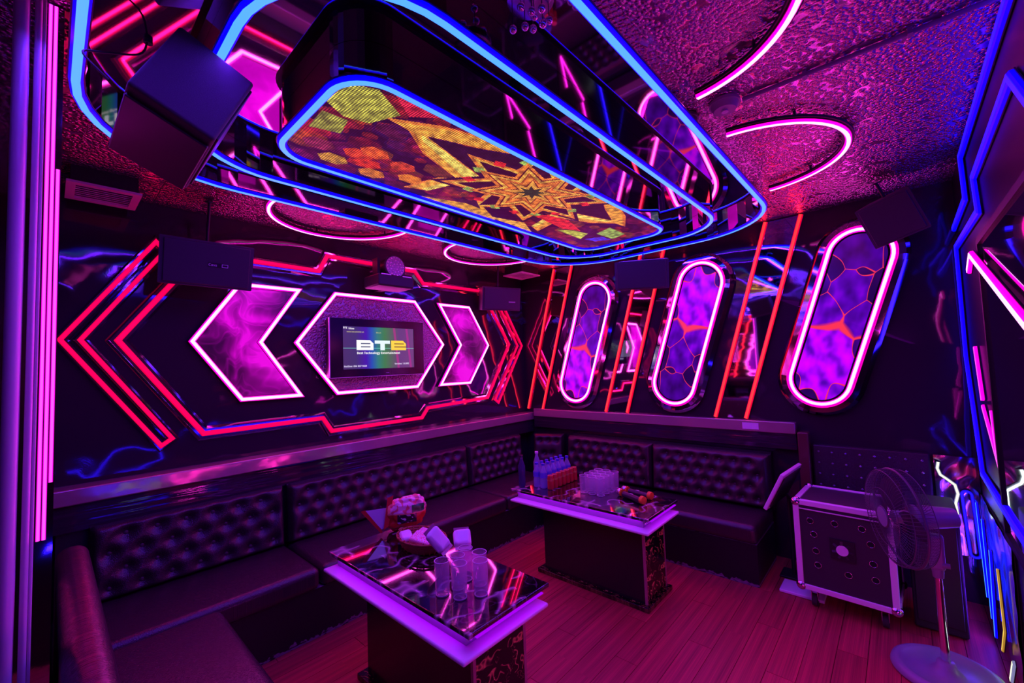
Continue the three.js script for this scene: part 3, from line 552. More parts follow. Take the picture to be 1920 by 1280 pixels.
{
  const s = thing('sofa', 'long black tufted leather sofa under the television wall', 'sofa', [0, 0, 0], 'black leather corner sofas');
  part(s, 'base_board', planarUV(moved(box(3.3, 0.29, 0.52), 2.28 - 0.6, 0.146, -2.955), 'x', 'y', 0.9, 1 / 0.29), M.baseBoard);
  for (const [x, w] of [[0.585, 1.11], [1.98, 1.66], [3.235, 0.83]]) part(s, 'seat', cushion(w, 0.60), M.leather, [x, 0.35, -2.975]);
  backrest(s, 0.96, 0.40, 7, 4, [0.645, 0.615, -3.245], 0); backrest(s, 1.66, 0.40, 13, 4, [1.985, 0.615, -3.245], 0); backrest(s, 0.80, 0.40, 7, 4, [3.235, 0.615, -3.245], 0);
  part(s, 'back_board', moved(box(3.6, 0.5, 0.10), 1.84, 0.55, ZW + 0.055), M.blackPaint);
}
{
  const s = thing('sofa', 'black tufted leather sofa under the capsule lamps', 'sofa', [0, 0, 0], 'black leather corner sofas');
  part(s, 'base_board', planarUV(moved(box(0.55, 0.29, 1.85), 3.61, 0.146, -1.735), 'z', 'y', 0.7, 1 / 0.29), M.baseBoard);
  for (const z of [-2.205, -1.27]) part(s, 'seat', planarUV(new RoundedBoxGeometry(0.56, 0.13, 0.93, 4, 0.04), 'x', 'z'), M.leather, [3.60, 0.35, z]);
  backrest(s, 0.93, 0.40, 8, 4, [3.775, 0.625, -2.205], -Math.PI / 2); backrest(s, 0.93, 0.40, 8, 4, [3.775, 0.625, -1.265], -Math.PI / 2);
  backrest(s, 0.34, 0.40, 3, 3, [3.765, 0.62, -2.93], -Math.PI / 2 + 0.45);
  part(s, 'back_board', moved(box(0.07, 0.46, 1.88), XW - 0.036, 0.60, -1.74), M.blackPaint);
}
{
  const s = thing('sofa', 'black leather sofa standing against the mirrored column', 'sofa', [0, 0, 0], 'black leather corner sofas');
  part(s, 'base_board', moved(box(0.56, 0.28, 1.4), 0.325, 0.14, -1.95), M.blackPaint);
  part(s, 'seat', planarUV(new RoundedBoxGeometry(0.58, 0.13, 1.42, 5, 0.05), 'x', 'z'), M.leather, [0.335, 0.35, -1.95]);
  part(s, 'back_board', planarUV(moved(rbox(0.10, 0.5, 1.42, 0.045, 4), 0.082, 0.655, -1.95), 'z', 'y'), M.leather);
  for (let k = 0; k < 12; k++) part(s, 'button', buttonGeo, M.leatherButton, [0.133, 0.80 - (k % 2) * 0.13, -1.36 - k * 0.11], [0, Math.PI / 2, 0]);
}

// ---------------------------------------------------------------- tables
function makeTable(x0, z0, label) { // x0 = near edge of the shelf, z0 = end of the shelf
  const t = thing('karaoke_table', label, 'table', [x0 + 0.25, 0, z0 - 0.575], 'marble tables with a white lower shelf');
  part(t, 'plinth', rbox(0.38, 0.03, 0.90, 0.004), M.blackMarble, [0.03, 0.0152, 0.06]);
  const ped = part(t, 'pedestal', planarUV(box(0.31, 0.49, 0.82), 'z', 'y'), M.pedestalSide, [0.03, 0.2755, 0.07]);
  part(ped, 'end_panel', planarUV(box(0.29, 0.47, 0.004), 'x', 'y'), M.blackMarble, [0, 0, 0.4122]);
  for (const sx of [-1, 1]) part(ped, 'corner_strip', box(0.016, 0.488, 0.014), M.goldTrim, [sx * 0.15, 0, 0.409]);
  part(t, 'lower_shelf', rbox(0.50, 0.018, 1.15, 0.008), M.acrylic, [0, 0.53, 0]);
  const ap = part(t, 'apron', box(0.42, 0.046, 1.06), M.disc, [0.03, 0.5625, -0.02]);
  const bead = new THREE.SphereGeometry(0.0095, 8, 6); for (let k = 0; k < 17; k++) part(ap, 'crystal_bead', bead, M.crystal, [-0.196 + k * 0.0245, 0.004, 0.5395]);
  for (const [w, d, x, z] of [[0.012, 1.04, -0.191, -0.02], [0.012, 1.04, 0.251, -0.02], [0.40, 0.012, 0.03, 0.5565], [0.40, 0.012, 0.03, -0.565]]) {
    part(t, 'unseen_led_strip', box(w, 0.004, d), glow.shelf, [x, 0.5841, z]);  // strip out of view under the top, placed to light the shelf
    const l = areaLight([0.42, 0, 1], 5.5, w, d, [x, 0.5815, z], [x0 + 0.25 + x, 0, z0 - 0.575 + z - 0.00001], t); l.rotation.set(-Math.PI / 2, 0, 0);
  }
  part(t, 'table_top', planarUV(rbox(0.49, 0.020, 1.17, 0.006), 'x', 'z'), M.marble, [0.04, 0.5962, -0.03]);
  return t;
}
const TOP = 0.607, ORD = ['first', 'second', 'third', 'fourth', 'fifth', 'sixth', 'seventh'];
makeTable(1.02, -1.22, 'black marble table holding the snack bag and basket'); makeTable(2.49, -1.2, 'black marble table holding the bottles and microphones');

// things on the first table
function glassGeo(r, h) { const P = [[0, 0], [r * 0.86, 0], [r * 0.9, 0.006], [r, h], [r - 0.0028, h], [r * 0.86, 0.018], [0, 0.016]].map(([a, b]) => new THREE.Vector2(a, b)); return new THREE.LatheGeometry(P, 20); }
const rimGeo = new THREE.TorusGeometry(0.0328, 0.0017, 6, 22); rimGeo.rotateX(Math.PI / 2); const footGeo = new THREE.TorusGeometry(0.0275, 0.0026, 6, 22); footGeo.rotateX(Math.PI / 2);
function tumbler(g, h, x, z, label, group) { const t = thing('drinking_glass', label, 'glass', [x, TOP, z], group); part(t, 'bowl', g, M.glass); part(t, 'rim', rimGeo, M.glassRim, [0, h, 0]); part(t, 'foot_ring', footGeo, M.glassRim, [0, 0.0035, 0]); }
const g1 = glassGeo(0.034, 0.145), g2 = glassGeo(0.034, 0.13);
[[1.185, -1.545], [1.215, -1.462], [1.29, -1.41], [1.262, -1.53], [1.345, -1.475], [1.335, -1.56]].forEach(([x, z], i) => tumbler(g1, 0.145, x, z, ['empty tumbler by the shelf edge of the table with the snack bag', 'empty tumbler standing foremost toward the free table end', 'empty tumbler next to the red reflection on the table with the snack bag', 'empty tumbler in the middle of its huddle beside the basket', 'empty tumbler on the sofa side of its huddle beside the basket', 'empty tumbler closest to the tissue packs'][i], 'tumblers beside the snack basket'));
for (let i = 0; i < 4; i++) for (let j = 0; j < 3; j++) tumbler(g2, 0.13, 2.785 + i * 0.0715, -1.70 - j * 0.0715, `${ORD[i]} tumbler from the table edge in the block, ${['row beside the microphones', 'middle row', 'row facing the red cans'][j]}`, 'tumblers in the block behind the microphones');
{
  const b = thing('wicker_basket', 'oval brown wicker basket filled with snack packets', 'basket', [1.42, TOP, -2.03]);
  const ax = 0.115, az = 0.17, ell = (k, y, n = 40) => Array.from({ length: n + 1 }, (_, i) => { const a = i / n * 2 * Math.PI; return [ax * k * Math.cos(a), y, az * k * Math.sin(a)]; });
  for (let r = 0; r < 6; r++) part(b, 'wicker_strand', new THREE.TubeGeometry(new THREE.CatmullRomCurve3(ell(0.72 + r * 0.052, 0.006 + r * 0.011).map(([x, y, z], i) => V(x * (1 + (i % 2 ? 0.02 : -0.02) * (r % 2 ? 1 : -1)), y, z)), true), 60, 0.0062, 6, true), M.wicker);
  const bottom = cyl(1, 1, 0.006, 32); bottom.scale(ax * 0.74, 1, az * 0.74); part(b, 'bottom', bottom, M.wicker, [0, 0.004, 0]);
  const stake = cyl(0.004, 0.004, 0.075, 6); for (let i = 0; i < 22; i++) { const a = i / 22 * 2 * Math.PI; part(b, 'stake', stake, M.wicker, [ax * 0.86 * Math.cos(a), 0.036, az * 0.86 * Math.sin(a)], [Math.sin(a) * 0.35, 0, -Math.cos(a) * 0.35]); }
}
function packet(w, h, d, seed) { const g = new RoundedBoxGeometry(w, h, d, 5, Math.min(h, d) * 0.45), p = g.attributes.position; for (let i = 0; i < p.count; i++) { const n = noise.noise(p.getX(i) * 30 + seed, p.getY(i) * 40, p.getZ(i) * 30); p.setXYZ(i, p.getX(i) * (1 + 0.06 * n), p.getY(i) + 0.008 * n, p.getZ(i) * (1 + 0.06 * n)); } g.computeVertexNormals(); return g; }
[[1.40, 0.06, -1.985, 0.3, 'pink printed snack packet lying on top in the wicker basket', M.wrap, 0.09, 0.14], [1.38, 0.048, -2.12, -0.4, 'pale wrapped snack packet in the end of the basket near the snack bag', M.paper, 0.07, 0.10], [1.48, 0.045, -2.07, 0.2, 'pink and white snack packet tucked along the basket rim', M.wrap, 0.06, 0.10]].forEach(([x, y, z, a, label, m, w, d], i) => tag(part(scene, 'snack_packet', packet(w, 0.035, d, i * 3), m, [x, TOP + y, z], [0.1, a, 0.12]), label, 'packet', 'packets in the wicker basket'));
{
  const bx = (label, p, r, s) => { const t = thing('tissue_pack', label, 'tissue pack', p, 'white folded packs at the basket end'); t.rotation.set(...r); part(t, 'pack', packet(s[0], s[1], s[2], p[0] * 50), M.paper); part(t, 'crimped_end', rbox(s[0] * 0.9, 0.004, 0.02, 0.0015), M.wrap, [0, 0.004, s[2] / 2 + 0.006]); part(t, 'crimped_end', rbox(s[0] * 0.9, 0.004, 0.02, 0.0015), M.printed, [0, 0, -s[2] / 2 - 0.006]); };
  bx('white tissue pack leaning upright on the basket rim', [1.36, TOP + 0.115, -1.80], [0.95, 0.4, 0.1], [0.085, 0.045, 0.12]);
  bx('white tissue pack standing tilted beside the leaning one', [1.47, TOP + 0.10, -1.74], [0.7, -0.5, 0.35], [0.09, 0.05, 0.10]);
}
{ // crumpled snack bag: local x across the view, z towards the room
  const t = thing('snack_bag', 'crumpled red snack bag with green and white print standing on the table', 'snack bag', [1.47, TOP + 0.002, -2.36]); t.rotation.y = -0.56;
  const g = new THREE.SphereGeometry(1, 56, 32), p = g.attributes.position;
  for (let i = 0; i < p.count; i++) {
    let x = p.getX(i), y = p.getY(i), z = p.getZ(i); const sq = (v, e) => Math.sign(v) * Math.abs(v) ** e;
    const n = noise.noise(x * 2.6 + 2, y * 2.6, z * 2.6) * 0.22 + noise.noise(x * 7, y * 7 + 4, z * 7) * 0.08, e = Math.max(0, x) ** 4;
    p.setXYZ(i, sq(x, 0.7) * 0.125 * (1 + 0.4 * n), 0.098 + sq(y, 0.75) * (0.088 - 0.03 * e) * (1 + n) + 0.02 * x, sq(z, 0.8) * 0.062 * (1 - 0.5 * e) * (1 + 1.2 * n));
  }
  g.computeVertexNormals(); const lo = Math.min(...Array.from({ length: p.count }, (_, i) => p.getY(i))); g.translate(0.06, -lo, 0); planarUV(g, 'x', 'y', 1 / 0.27, 1 / 0.2); const uv = g.attributes.uv; for (let i = 0; i < uv.count; i++) uv.setX(i, uv.getX(i) + 0.28);
  part(t, 'body', g, M.bag);
  const flap = (pts, m, name) => { const q = new THREE.BufferGeometry(), a = [], bck = pts.map(([x, y, z]) => [x, y, z - 0.003]); for (const [f, o] of [[pts, [0, 1, 2, 0, 2, 3]], [bck, [0, 2, 1, 0, 3, 2]]]) for (const k of o) a.push(...f[k]); q.setAttribute('position', new THREE.Float32BufferAttribute(a, 3)); q.setAttribute('uv', new THREE.Float32BufferAttribute(new Float32Array(a.length / 3 * 2), 2)); q.computeVertexNormals(); part(t, name, q, m); };
  flap([[-0.085, 0.03, 0.05], [-0.05, 0.05, 0.03], [-0.04, 0.14, 0.0], [-0.185, 0.145, 0.03]], M.bagInside, 'torn_inside'); flap([[-0.09, 0.01, 0.056], [-0.08, 0.02, 0.055], [-0.18, 0.15, 0.035], [-0.205, 0.145, 0.035]], M.bagRed, 'torn_edge'); flap([[-0.075, 0.03, 0.06], [-0.045, 0.05, 0.055], [-0.015, 0.21, 0.0], [-0.05, 0.20, 0.005]], M.bagRed, 'torn_edge');
}
// things on the second table: cans, water bottles, microphones
{
  const can = new THREE.LatheGeometry([[0, 0], [0.022, 0], [0.0255, 0.008], [0.0255, 0.088], [0.021, 0.104], [0.021, 0.108], [0, 0.106]].map(([a, b]) => new THREE.Vector2(a, b)), 18);
  const rim = new THREE.TorusGeometry(0.021, 0.002, 6, 18); rim.rotateX(Math.PI / 2);
  for (let i = 0; i < 7; i++) { const t = thing('drink_can', `${ORD[i]} red drink can in its row, counted from the table edge`, 'can', [2.70 + i * 0.055, TOP, -2.10], 'red drink cans in a row'); part(t, 'body', can, M.canRed); part(t, 'rim', rim, M.canGold, [0, 0.108, 0]); part(t, 'gold_band', cyl(0.0259, 0.0259, 0.014, 18), M.canGold, [0, 0.075, 0]); }
  const prof = [[0, 0], [0.028, 0], [0.03, 0.01], [0.03, 0.06], [0.0275, 0.07], [0.03, 0.08], [0.03, 0.125], [0.012, 0.165], [0.012, 0.178], [0, 0.178]].map(([a, b]) => new THREE.Vector2(a, b)), body = new THREE.LatheGeometry(prof, 18), cap = cyl(0.0145, 0.0145, 0.016, 14), lab = cyl(0.0304, 0.0304, 0.04, 18, true);
  for (let j = 0; j < 2; j++) for (let i = 0; i < 6; i++) { const t = thing('water_bottle', `${ORD[i]} blue capped water bottle from the table edge, row ${j ? 'farther from' : 'touching'} the red cans`, 'bottle', [2.70 + i * 0.066, TOP, -2.17 - j * 0.066], 'water bottles behind the cans'); part(t, 'body', body, M.bottle); part(t, 'cap', cap, M.capBlue, [0, 0.186, 0]); part(t, 'label', lab, M.labelBlue, [0, 0.103, 0]); }
  for (const [x, z, l] of [[2.80, -2.315, 'tall clear bottle with a white cap behind the small water bottles'], [2.62, -2.33, 'tall dark bottle standing alone at the table corner']]) { const t = thing('tall_bottle', l, 'bottle', [x, TOP, z]); const b2 = body.clone(); b2.scale(0.95, 1.35, 0.95); part(t, 'body', b2, x > 2.7 ? M.bottle : phy({ color: C(0.05, 0.04, 0.12), roughness: 0.08 })); part(t, 'cap', cap, x > 2.7 ? M.whitePlastic : M.mic, [0, 0.248, 0]); }
  [[2.872, -1.59, 2.785, -1.36, 'microphone with orange rings lying closest to the table edge'], [2.945, -1.59, 2.91, -1.36, 'microphone with orange rings lying behind the other one']].forEach(([xa, za, xb, zb, label]) => {
    const L = Math.hypot(xb - xa, zb - za), t = thing('microphone', label, 'microphone', [xa, TOP + 0.0275, za], 'microphones on the table'); t.rotation.y = Math.atan2(xb - xa, zb - za);
    const along = (g) => { g.rotateX(Math.PI / 2); return g; };
    part(t, 'handle', along(cyl(0.0185, 0.021, L - 0.05, 18)), M.mic, [0, -0.006, L / 2 + 0.02]); part(t, 'head', new THREE.SphereGeometry(0.026, 18, 12), M.steel, [0, 0, 0.0]);
    part(t, 'orange_ring', along(cyl(0.026, 0.026, 0.012, 18)), M.orangeRing, [0, 0, 0.026]); part(t, 'orange_ring', along(cyl(0.0265, 0.0265, 0.026, 18)), M.orangeRing, [0, 0, L - 0.012]);
    part(t, 'display', box(0.012, 0.002, 0.028), M.disc, [0, 0.0145, L / 2]);
  });
}

// ---------------------------------------------------------------- loudspeakers
function speaker(name, label, w, h, d, pos, basis, group, logo) {
  const t = thing(name, label, 'speaker', pos, group);
  if (basis.length === 3 && basis[0].isVector3) { const m = new THREE.Matrix4().makeBasis(...basis); t.quaternion.setFromRotationMatrix(m); } else { t.rotation.order = 'YXZ'; t.rotation.set(basis[0], basis[1], basis[2]); }
  const s = new THREE.Shape([[-w / 2, d / 2], [w / 2, d / 2], [w * 0.38, -d / 2], [-w * 0.38, -d / 2]].map(([a, b]) => new THREE.Vector2(a, -b)));
  const g = new THREE.ExtrudeGeometry(s, { depth: h - 0.012, bevelEnabled: true, bevelThickness: 0.006, bevelSize: 0.006, bevelSegments: 2 }); g.rotateX(-Math.PI / 2); g.translate(0, -h / 2 + 0.006, 0); g.scale(1, 1, 1);
  part(t, 'cabinet', g, M.cabinet);
  part(t, 'grille', rbox(w * 0.94, h * 0.9, 0.012, 0.005), M.grille, [0, 0, d / 2 + 0.009]);
  if (logo) part(t, 'badge', new THREE.PlaneGeometry(logo[0], logo[1]), logo[4], [logo[2], logo[3], d / 2 + 0.0158]);
  return t;
}
const badgeTex = canvasTex(256, 64, (x, w, h) => { x.fillStyle = '#0a080c'; x.fillRect(0, 0, w, h); x.fillStyle = '#cfc8d8'; x.font = 'bold 46px sans-serif'; x.fillText('Cavs', 8, 48, 150); x.strokeStyle = '#cfc8d8'; x.lineWidth = 8; x.strokeRect(172, 12, 70, 38); });
const badge = std({ map: badgeTex, roughness: 0.4 });
const hang = (t, len, y) => { part(t, 'bracket_rod', cyl(0.009, 0.009, len, 10), M.channel, [0, y + len / 2, 0]); part(t, 'ceiling_flange', cyl(0.03, 0.03, 0.008, 16), M.channel, [0, y + len, 0]); };
{
  // hung loudspeaker close by: local x right-down, y up-right, z towards the viewer
  const X = V(0.907, -0.419, 0.03).normalize(), Z0 = V(0.042, 0.168, 0.985).normalize(), Y = Z0.clone().cross(X).normalize(), Z = X.clone().cross(Y);
  const H = V(0.307, 2.263, -1.386), w = 0.205, h = 0.276, d = 0.311;
  const c = H.clone().addScaledVector(X, -w / 2).addScaledVector(Y, h / 2).addScaledVector(Z, -d / 2);
  const t = thing('hanging_speaker', 'big plain black speaker hanging tilted under the canopy edge', 'speaker', c.toArray());
  t.quaternion.setFromRotationMatrix(new THREE.Matrix4().makeBasis(X, Y, Z));
  part(t, 'cabinet', rbox(w, h, d, 0.01, 3), M.cabinet);
  part(t, 'grille', rbox(w * 0.95, 0.012, d * 0.86, 0.004), M.grille, [0, -h / 2 - 0.004, -d * 0.05]);
  part(t, 'side_panel', rbox(0.008, h * 0.86, d * 0.9, 0.003), M.blackPaint, [w / 2 + 0.002, 0, 0]);
  const cable = thing('speaker_cable', 'thin cable looping from the tilted speaker to the ceiling', 'cable');
  part(cable, 'cord', tubeOf([[0.10, 2.42, -1.55], [0.05, 2.5, -1.60], [0.10, 2.57, -1.68], [0.18, 2.62, -1.70], [0.2, 2.688, -1.72]], 0.003), M.rubber);
  part(cable, 'ceiling_plug', cyl(0.012, 0.012, 0.012, 12), M.rubber, [0.2, 2.682, -1.72]);
}
hang(speaker('wall_speaker', 'black speaker with a pale badge hanging over the crimson chevron', 0.46, 0.28, 0.24, [0.665, 2.315, -3.21], [0.25, -0.1, -0.02], 'black speakers hung round the room', [0.11, 0.028, 0.05, 0.0, badge]), 0.24, 0.14);
hang(speaker('wall_speaker', 'black speaker hanging in the corner beside the ceiling vent', 0.44, 0.25, 0.22, [3.32, 2.33, -3.22], [0.15, -0.35, 0], 'black speakers hung round the room', [0.08, 0.012, 0.12, -0.03, M.disc]), 0.24, 0.125);
hang(speaker('wall_speaker', 'black speaker hanging between the first two capsule lamps', 0.46, 0.26, 0.24, [3.72, 2.40, -1.70], [0.25, -Math.PI / 2 + 0.25, -0.06], 'black speakers hung round the room'), 0.17, 0.13);
hang(speaker('wall_speaker', 'black speaker hanging in front of the last capsule lamp', 0.26, 0.27, 0.26, [3.58, 2.45, 0.04], [0.35, -Math.PI / 2 - 0.15, 0.28], 'black speakers hung round the room'), 0.11, 0.125);
{ // moving head stage light above the television
  const t = thing('stage_light', 'black moving stage light with a round lens above the television', 'stage light', [1.965, 2.34, -3.19]);
  part(t, 'base_box', rbox(0.34, 0.10, 0.24, 0.015), M.blackPaint, [0, 0.0, 0]);
  for (const s of [-1, 1]) { part(t, 'yoke_arm', box(0.025, 0.15, 0.08), M.blackPaint, [s * 0.12, 0.12, 0]); part(t, 'edge_strip', box(0.09, 0.008, 0.004), M.aluminium, [s * 0.10, 0.045, 0.121]); }
  const hd = part(t, 'head', cyl(0.10, 0.085, 0.13, 28), M.blackPaint, [0, 0.125, 0.03], [Math.PI / 2, 0, 0]);
  part(hd, 'lens_ring', cyl(0.088, 0.088, 0.012, 28), M.disc, [0, 0.066, 0]);
  const dot = new THREE.SphereGeometry(0.0075, 8, 6); for (let r = 1; r < 4; r++) for (let k = 0; k < r * 6; k++) { const a = k / (r * 6) * 2 * Math.PI; part(hd, 'lens_dot', dot, M.crystal, [r * 0.025 * Math.cos(a), 0.072, r * 0.025 * Math.sin(a)]); }
  part(t, 'mount', box(0.06, 0.10, 0.10), M.blackPaint, [0, 0.0, -0.17]);
}

// ---------------------------------------------------------------- ceiling fittings
[[0.19, -3.17, 0.29, 0.30, 'white louvred air vent in the ceiling beside the mirrored column'], [3.62, -3.11, 0.32, 0.28, 'white square air vent in the ceiling by the room corner']].forEach(([x, z, w, d, label]) => {
  const t = thing('air_vent', label, 'air vent', [x, 2.61, z], 'ceiling air vents');
  part(t, 'duct_neck', moved(box(w * 0.9, 0.088, d * 0.9), 0, 0.054, 0), M.blackPaint);
  part(t, 'frame', join([moved(box(w, 0.012, 0.035), 0, 0, d / 2 - 0.0175), moved(box(w, 0.012, 0.035), 0, 0, -d / 2 + 0.0175), moved(box(0.035, 0.012, d - 0.07), w / 2 - 0.0175, 0, 0), moved(box(0.035, 0.012, d - 0.07), -w / 2 + 0.0175, 0, 0)]), M.whitePlastic);
  for (let k = 0; k < 7; k++) part(t, 'louvre', box(w - 0.07, 0.003, 0.024), M.whitePlastic, [0, 0.004, -d / 2 + 0.055 + k * (d - 0.11) / 6], [0.6, 0, 0]);
});
{
  const t = thing('smoke_detector', 'round grey smoke detector on the hammered ceiling', 'smoke detector', [1.95, CEIL, -0.485]);
  part(t, 'base_ring', cyl(0.06, 0.062, 0.014, 28), M.disc, [0, -0.008, 0]); part(t, 'body', cyl(0.056, 0.044, 0.024, 28), M.disc, [0, -0.027, 0]); part(t, 'led_cap', cyl(0.012, 0.014, 0.008, 14), M.whitePlastic, [0, -0.042, 0]);
  const p = thing('conduit_pipe', 'thin purple lit conduit pipe running across the hammered ceiling', 'pipe');
  part(p, 'pipe', tubeOf([[1.97, 2.689, -0.42], [1.975, 2.689, 0.0], [1.98, 2.689, 0.32]], 0.009), M.pipe);
  for (const z of [-0.2, 0.1]) part(p, 'clip', box(0.03, 0.022, 0.014), M.pipe, [1.975, 2.689, z]);
  const d = thing('mirror_ball_cluster', 'cluster of small pink glass balls hanging under the canopy', 'hanging lamp', [0.95, 2.688, -0.74]);
  part(d, 'ceiling_plate', cyl(0.07, 0.07, 0.01, 24), M.steel, [0, -0.006, 0]);
  for (let k = 0; k < 9; k++) { const a = k * 2.4, r = 0.015 + 0.006 * k, l = 0.03 + 0.012 * (k % 4); part(d, 'cord', cyl(0.0015, 0.0015, l, 6), M.channel, [r * Math.cos(a), -0.01 - l / 2, r * Math.sin(a)]); part(d, 'glass_ball', new THREE.SphereGeometry(0.012, 14, 10), M.crystal, [r * Math.cos(a), -0.018 - l, r * Math.sin(a)]); }
}

// ---------------------------------------------------------------- corner by the dark wall: studded cushion, flight case, fan, subwoofer, tablet
{
  const t = thing('studded_cushion', 'black padded wall panel dotted with crystal studs', 'wall panel', [XW, 0.71, -0.21]);
  part(t, 'pad', moved(rbox(0.05, 0.42, 0.64, 0.015), -0.026, 0, 0), M.leather);
  const st = new THREE.OctahedronGeometry(0.009, 0); for (let r = 0; r < 5; r++) for (let c = 0; c < 8; c++) part(t, 'crystal_stud', st, M.crystal, [-0.055, 0.16 - r * 0.08, -0.28 + c * 0.08]);
}
{
  const x0 = 3.25, w = 0.42, h = 0.55, d = 0.48, t = thing('flight_case', 'black flight case with aluminium edges on castors', 'flight case', [x0 + w / 2, 0.12, -0.315]); t.rotation.y = -0.05;
  part(t, 'body', box(w - 0.012, h - 0.012, d - 0.012), M.casePanel, [0, h / 2, 0]);
  const e = 0.032, ed = (g, p) => part(t, 'edge_profile', g, M.aluminium, p), o = 0.5 * e - 0.003;
  for (const sy of [0, 1]) for (const s of [-1, 1]) { ed(rbox(e, e, d, 0.004), [s * (w / 2 - o), sy ? h - o : o, 0]); ed(rbox(w, e, e, 0.004), [0, sy ? h - o : o, s * (d / 2 - o)]); }
  for (const sx of [-1, 1]) for (const sz of [-1, 1]) ed(rbox(e, h, e, 0.004), [sx * (w / 2 - o), h / 2, sz * (d / 2 - o)]);
  const ball = new THREE.SphereGeometry(0.03, 14, 10); for (const sx of [-1, 1]) for (const sy of [0, 1]) for (const sz of [-1, 1]) part(t, 'ball_corner', ball, M.chrome, [sx * (w / 2 - 0.014), sy ? h - 0.014 : 0.014, sz * (d / 2 - 0.014)]);
  const hole = cyl(0.017, 0.017, 0.006, 18); hole.rotateZ(Math.PI / 2);
  const ringG = new THREE.TorusGeometry(0.0175, 0.0016, 6, 18); ringG.rotateY(Math.PI / 2);
  for (const [y, z] of [[0.43, -0.155], [0.35, -0.14], [0.25, -0.135], [0.165, -0.13], [0.44, -0.03], [0.44, 0.10], [0.36, 0.135], [0.25, 0.14], [0.16, 0.145], [0.15, 0.02]]) { const m = part(t, 'vent_hole', hole, M.hole, [-w / 2 + 0.006, y, z]); part(m, 'hole_rim', ringG, M.chrome, [-0.003, 0, 0]); }
  const fan = part(t, 'cooling_fan', box(0.012, 0.12, 0.12), M.blackPaint, [-w / 2 + 0.003, 0.29, 0.0]);
  const hub = cyl(0.030, 0.030, 0.008, 24); hub.rotateZ(Math.PI / 2); part(fan, 'hub_sticker', hub, M.whitePlastic, [-0.008, 0, 0]);
  const bl = box(0.003, 0.026, 0.02); for (let k = 0; k < 7; k++) { const a = k / 7 * 2 * Math.PI; part(fan, 'blade', bl, M.casePanel, [-0.006, 0.04 * Math.cos(a), 0.04 * Math.sin(a)], [a, 0.4, 0]); }
  const wh = cyl(0.036, 0.036, 0.026, 20); wh.rotateX(Math.PI / 2);
  for (const sx of [-1, 1]) for (const sz of [-1, 1]) { const c = part(t, 'castor', wh, M.rubber, [sx * (w / 2 - 0.07), -0.084, sz * (d / 2 - 0.07)]); part(c, 'castor_fork', join([moved(box(0.03, 0.07, 0.004), 0, 0.035, 0.016), moved(box(0.03, 0.07, 0.004), 0, 0.035, -0.016), moved(box(0.06, 0.006, 0.05), 0, 0.076, 0)]), M.steel); }
  part(t, 'lid_panel', box(w - 0.07, 0.004, d - 0.07), M.casePanel, [0, h - 0.005, 0]);
  part(t, 'lid_seam', box(0.004, 0.006, d - 0.02), M.aluminium, [-w / 2 - 0.0015, h - 0.05, 0]);
  tag(part(scene, 'foam_board', rbox(0.18, 0.02, 0.25, 0.006), M.acrylic, [3.46, 0.011, -0.575]), 'pale lilac board lying on the floor under the flight case', 'board');
}
{
  const t = thing('subwoofer', 'tall plain black subwoofer cabinet beside the flight case', 'speaker', [3.60, 0, 0.08]);
  part(t, 'cabinet', rbox(0.36, 0.68, 0.22, 0.012), M.cabinet, [0, 0.345, 0]); part(t, 'grille', rbox(0.012, 0.6, 0.19, 0.005), M.grille, [-0.183, 0.35, 0]);
  for (const sx of [-1, 1]) for (const sz of [-1, 1]) part(t, 'foot', cyl(0.018, 0.018, 0.008, 12), M.rubber, [sx * 0.15, 0.004, sz * 0.085]);
}
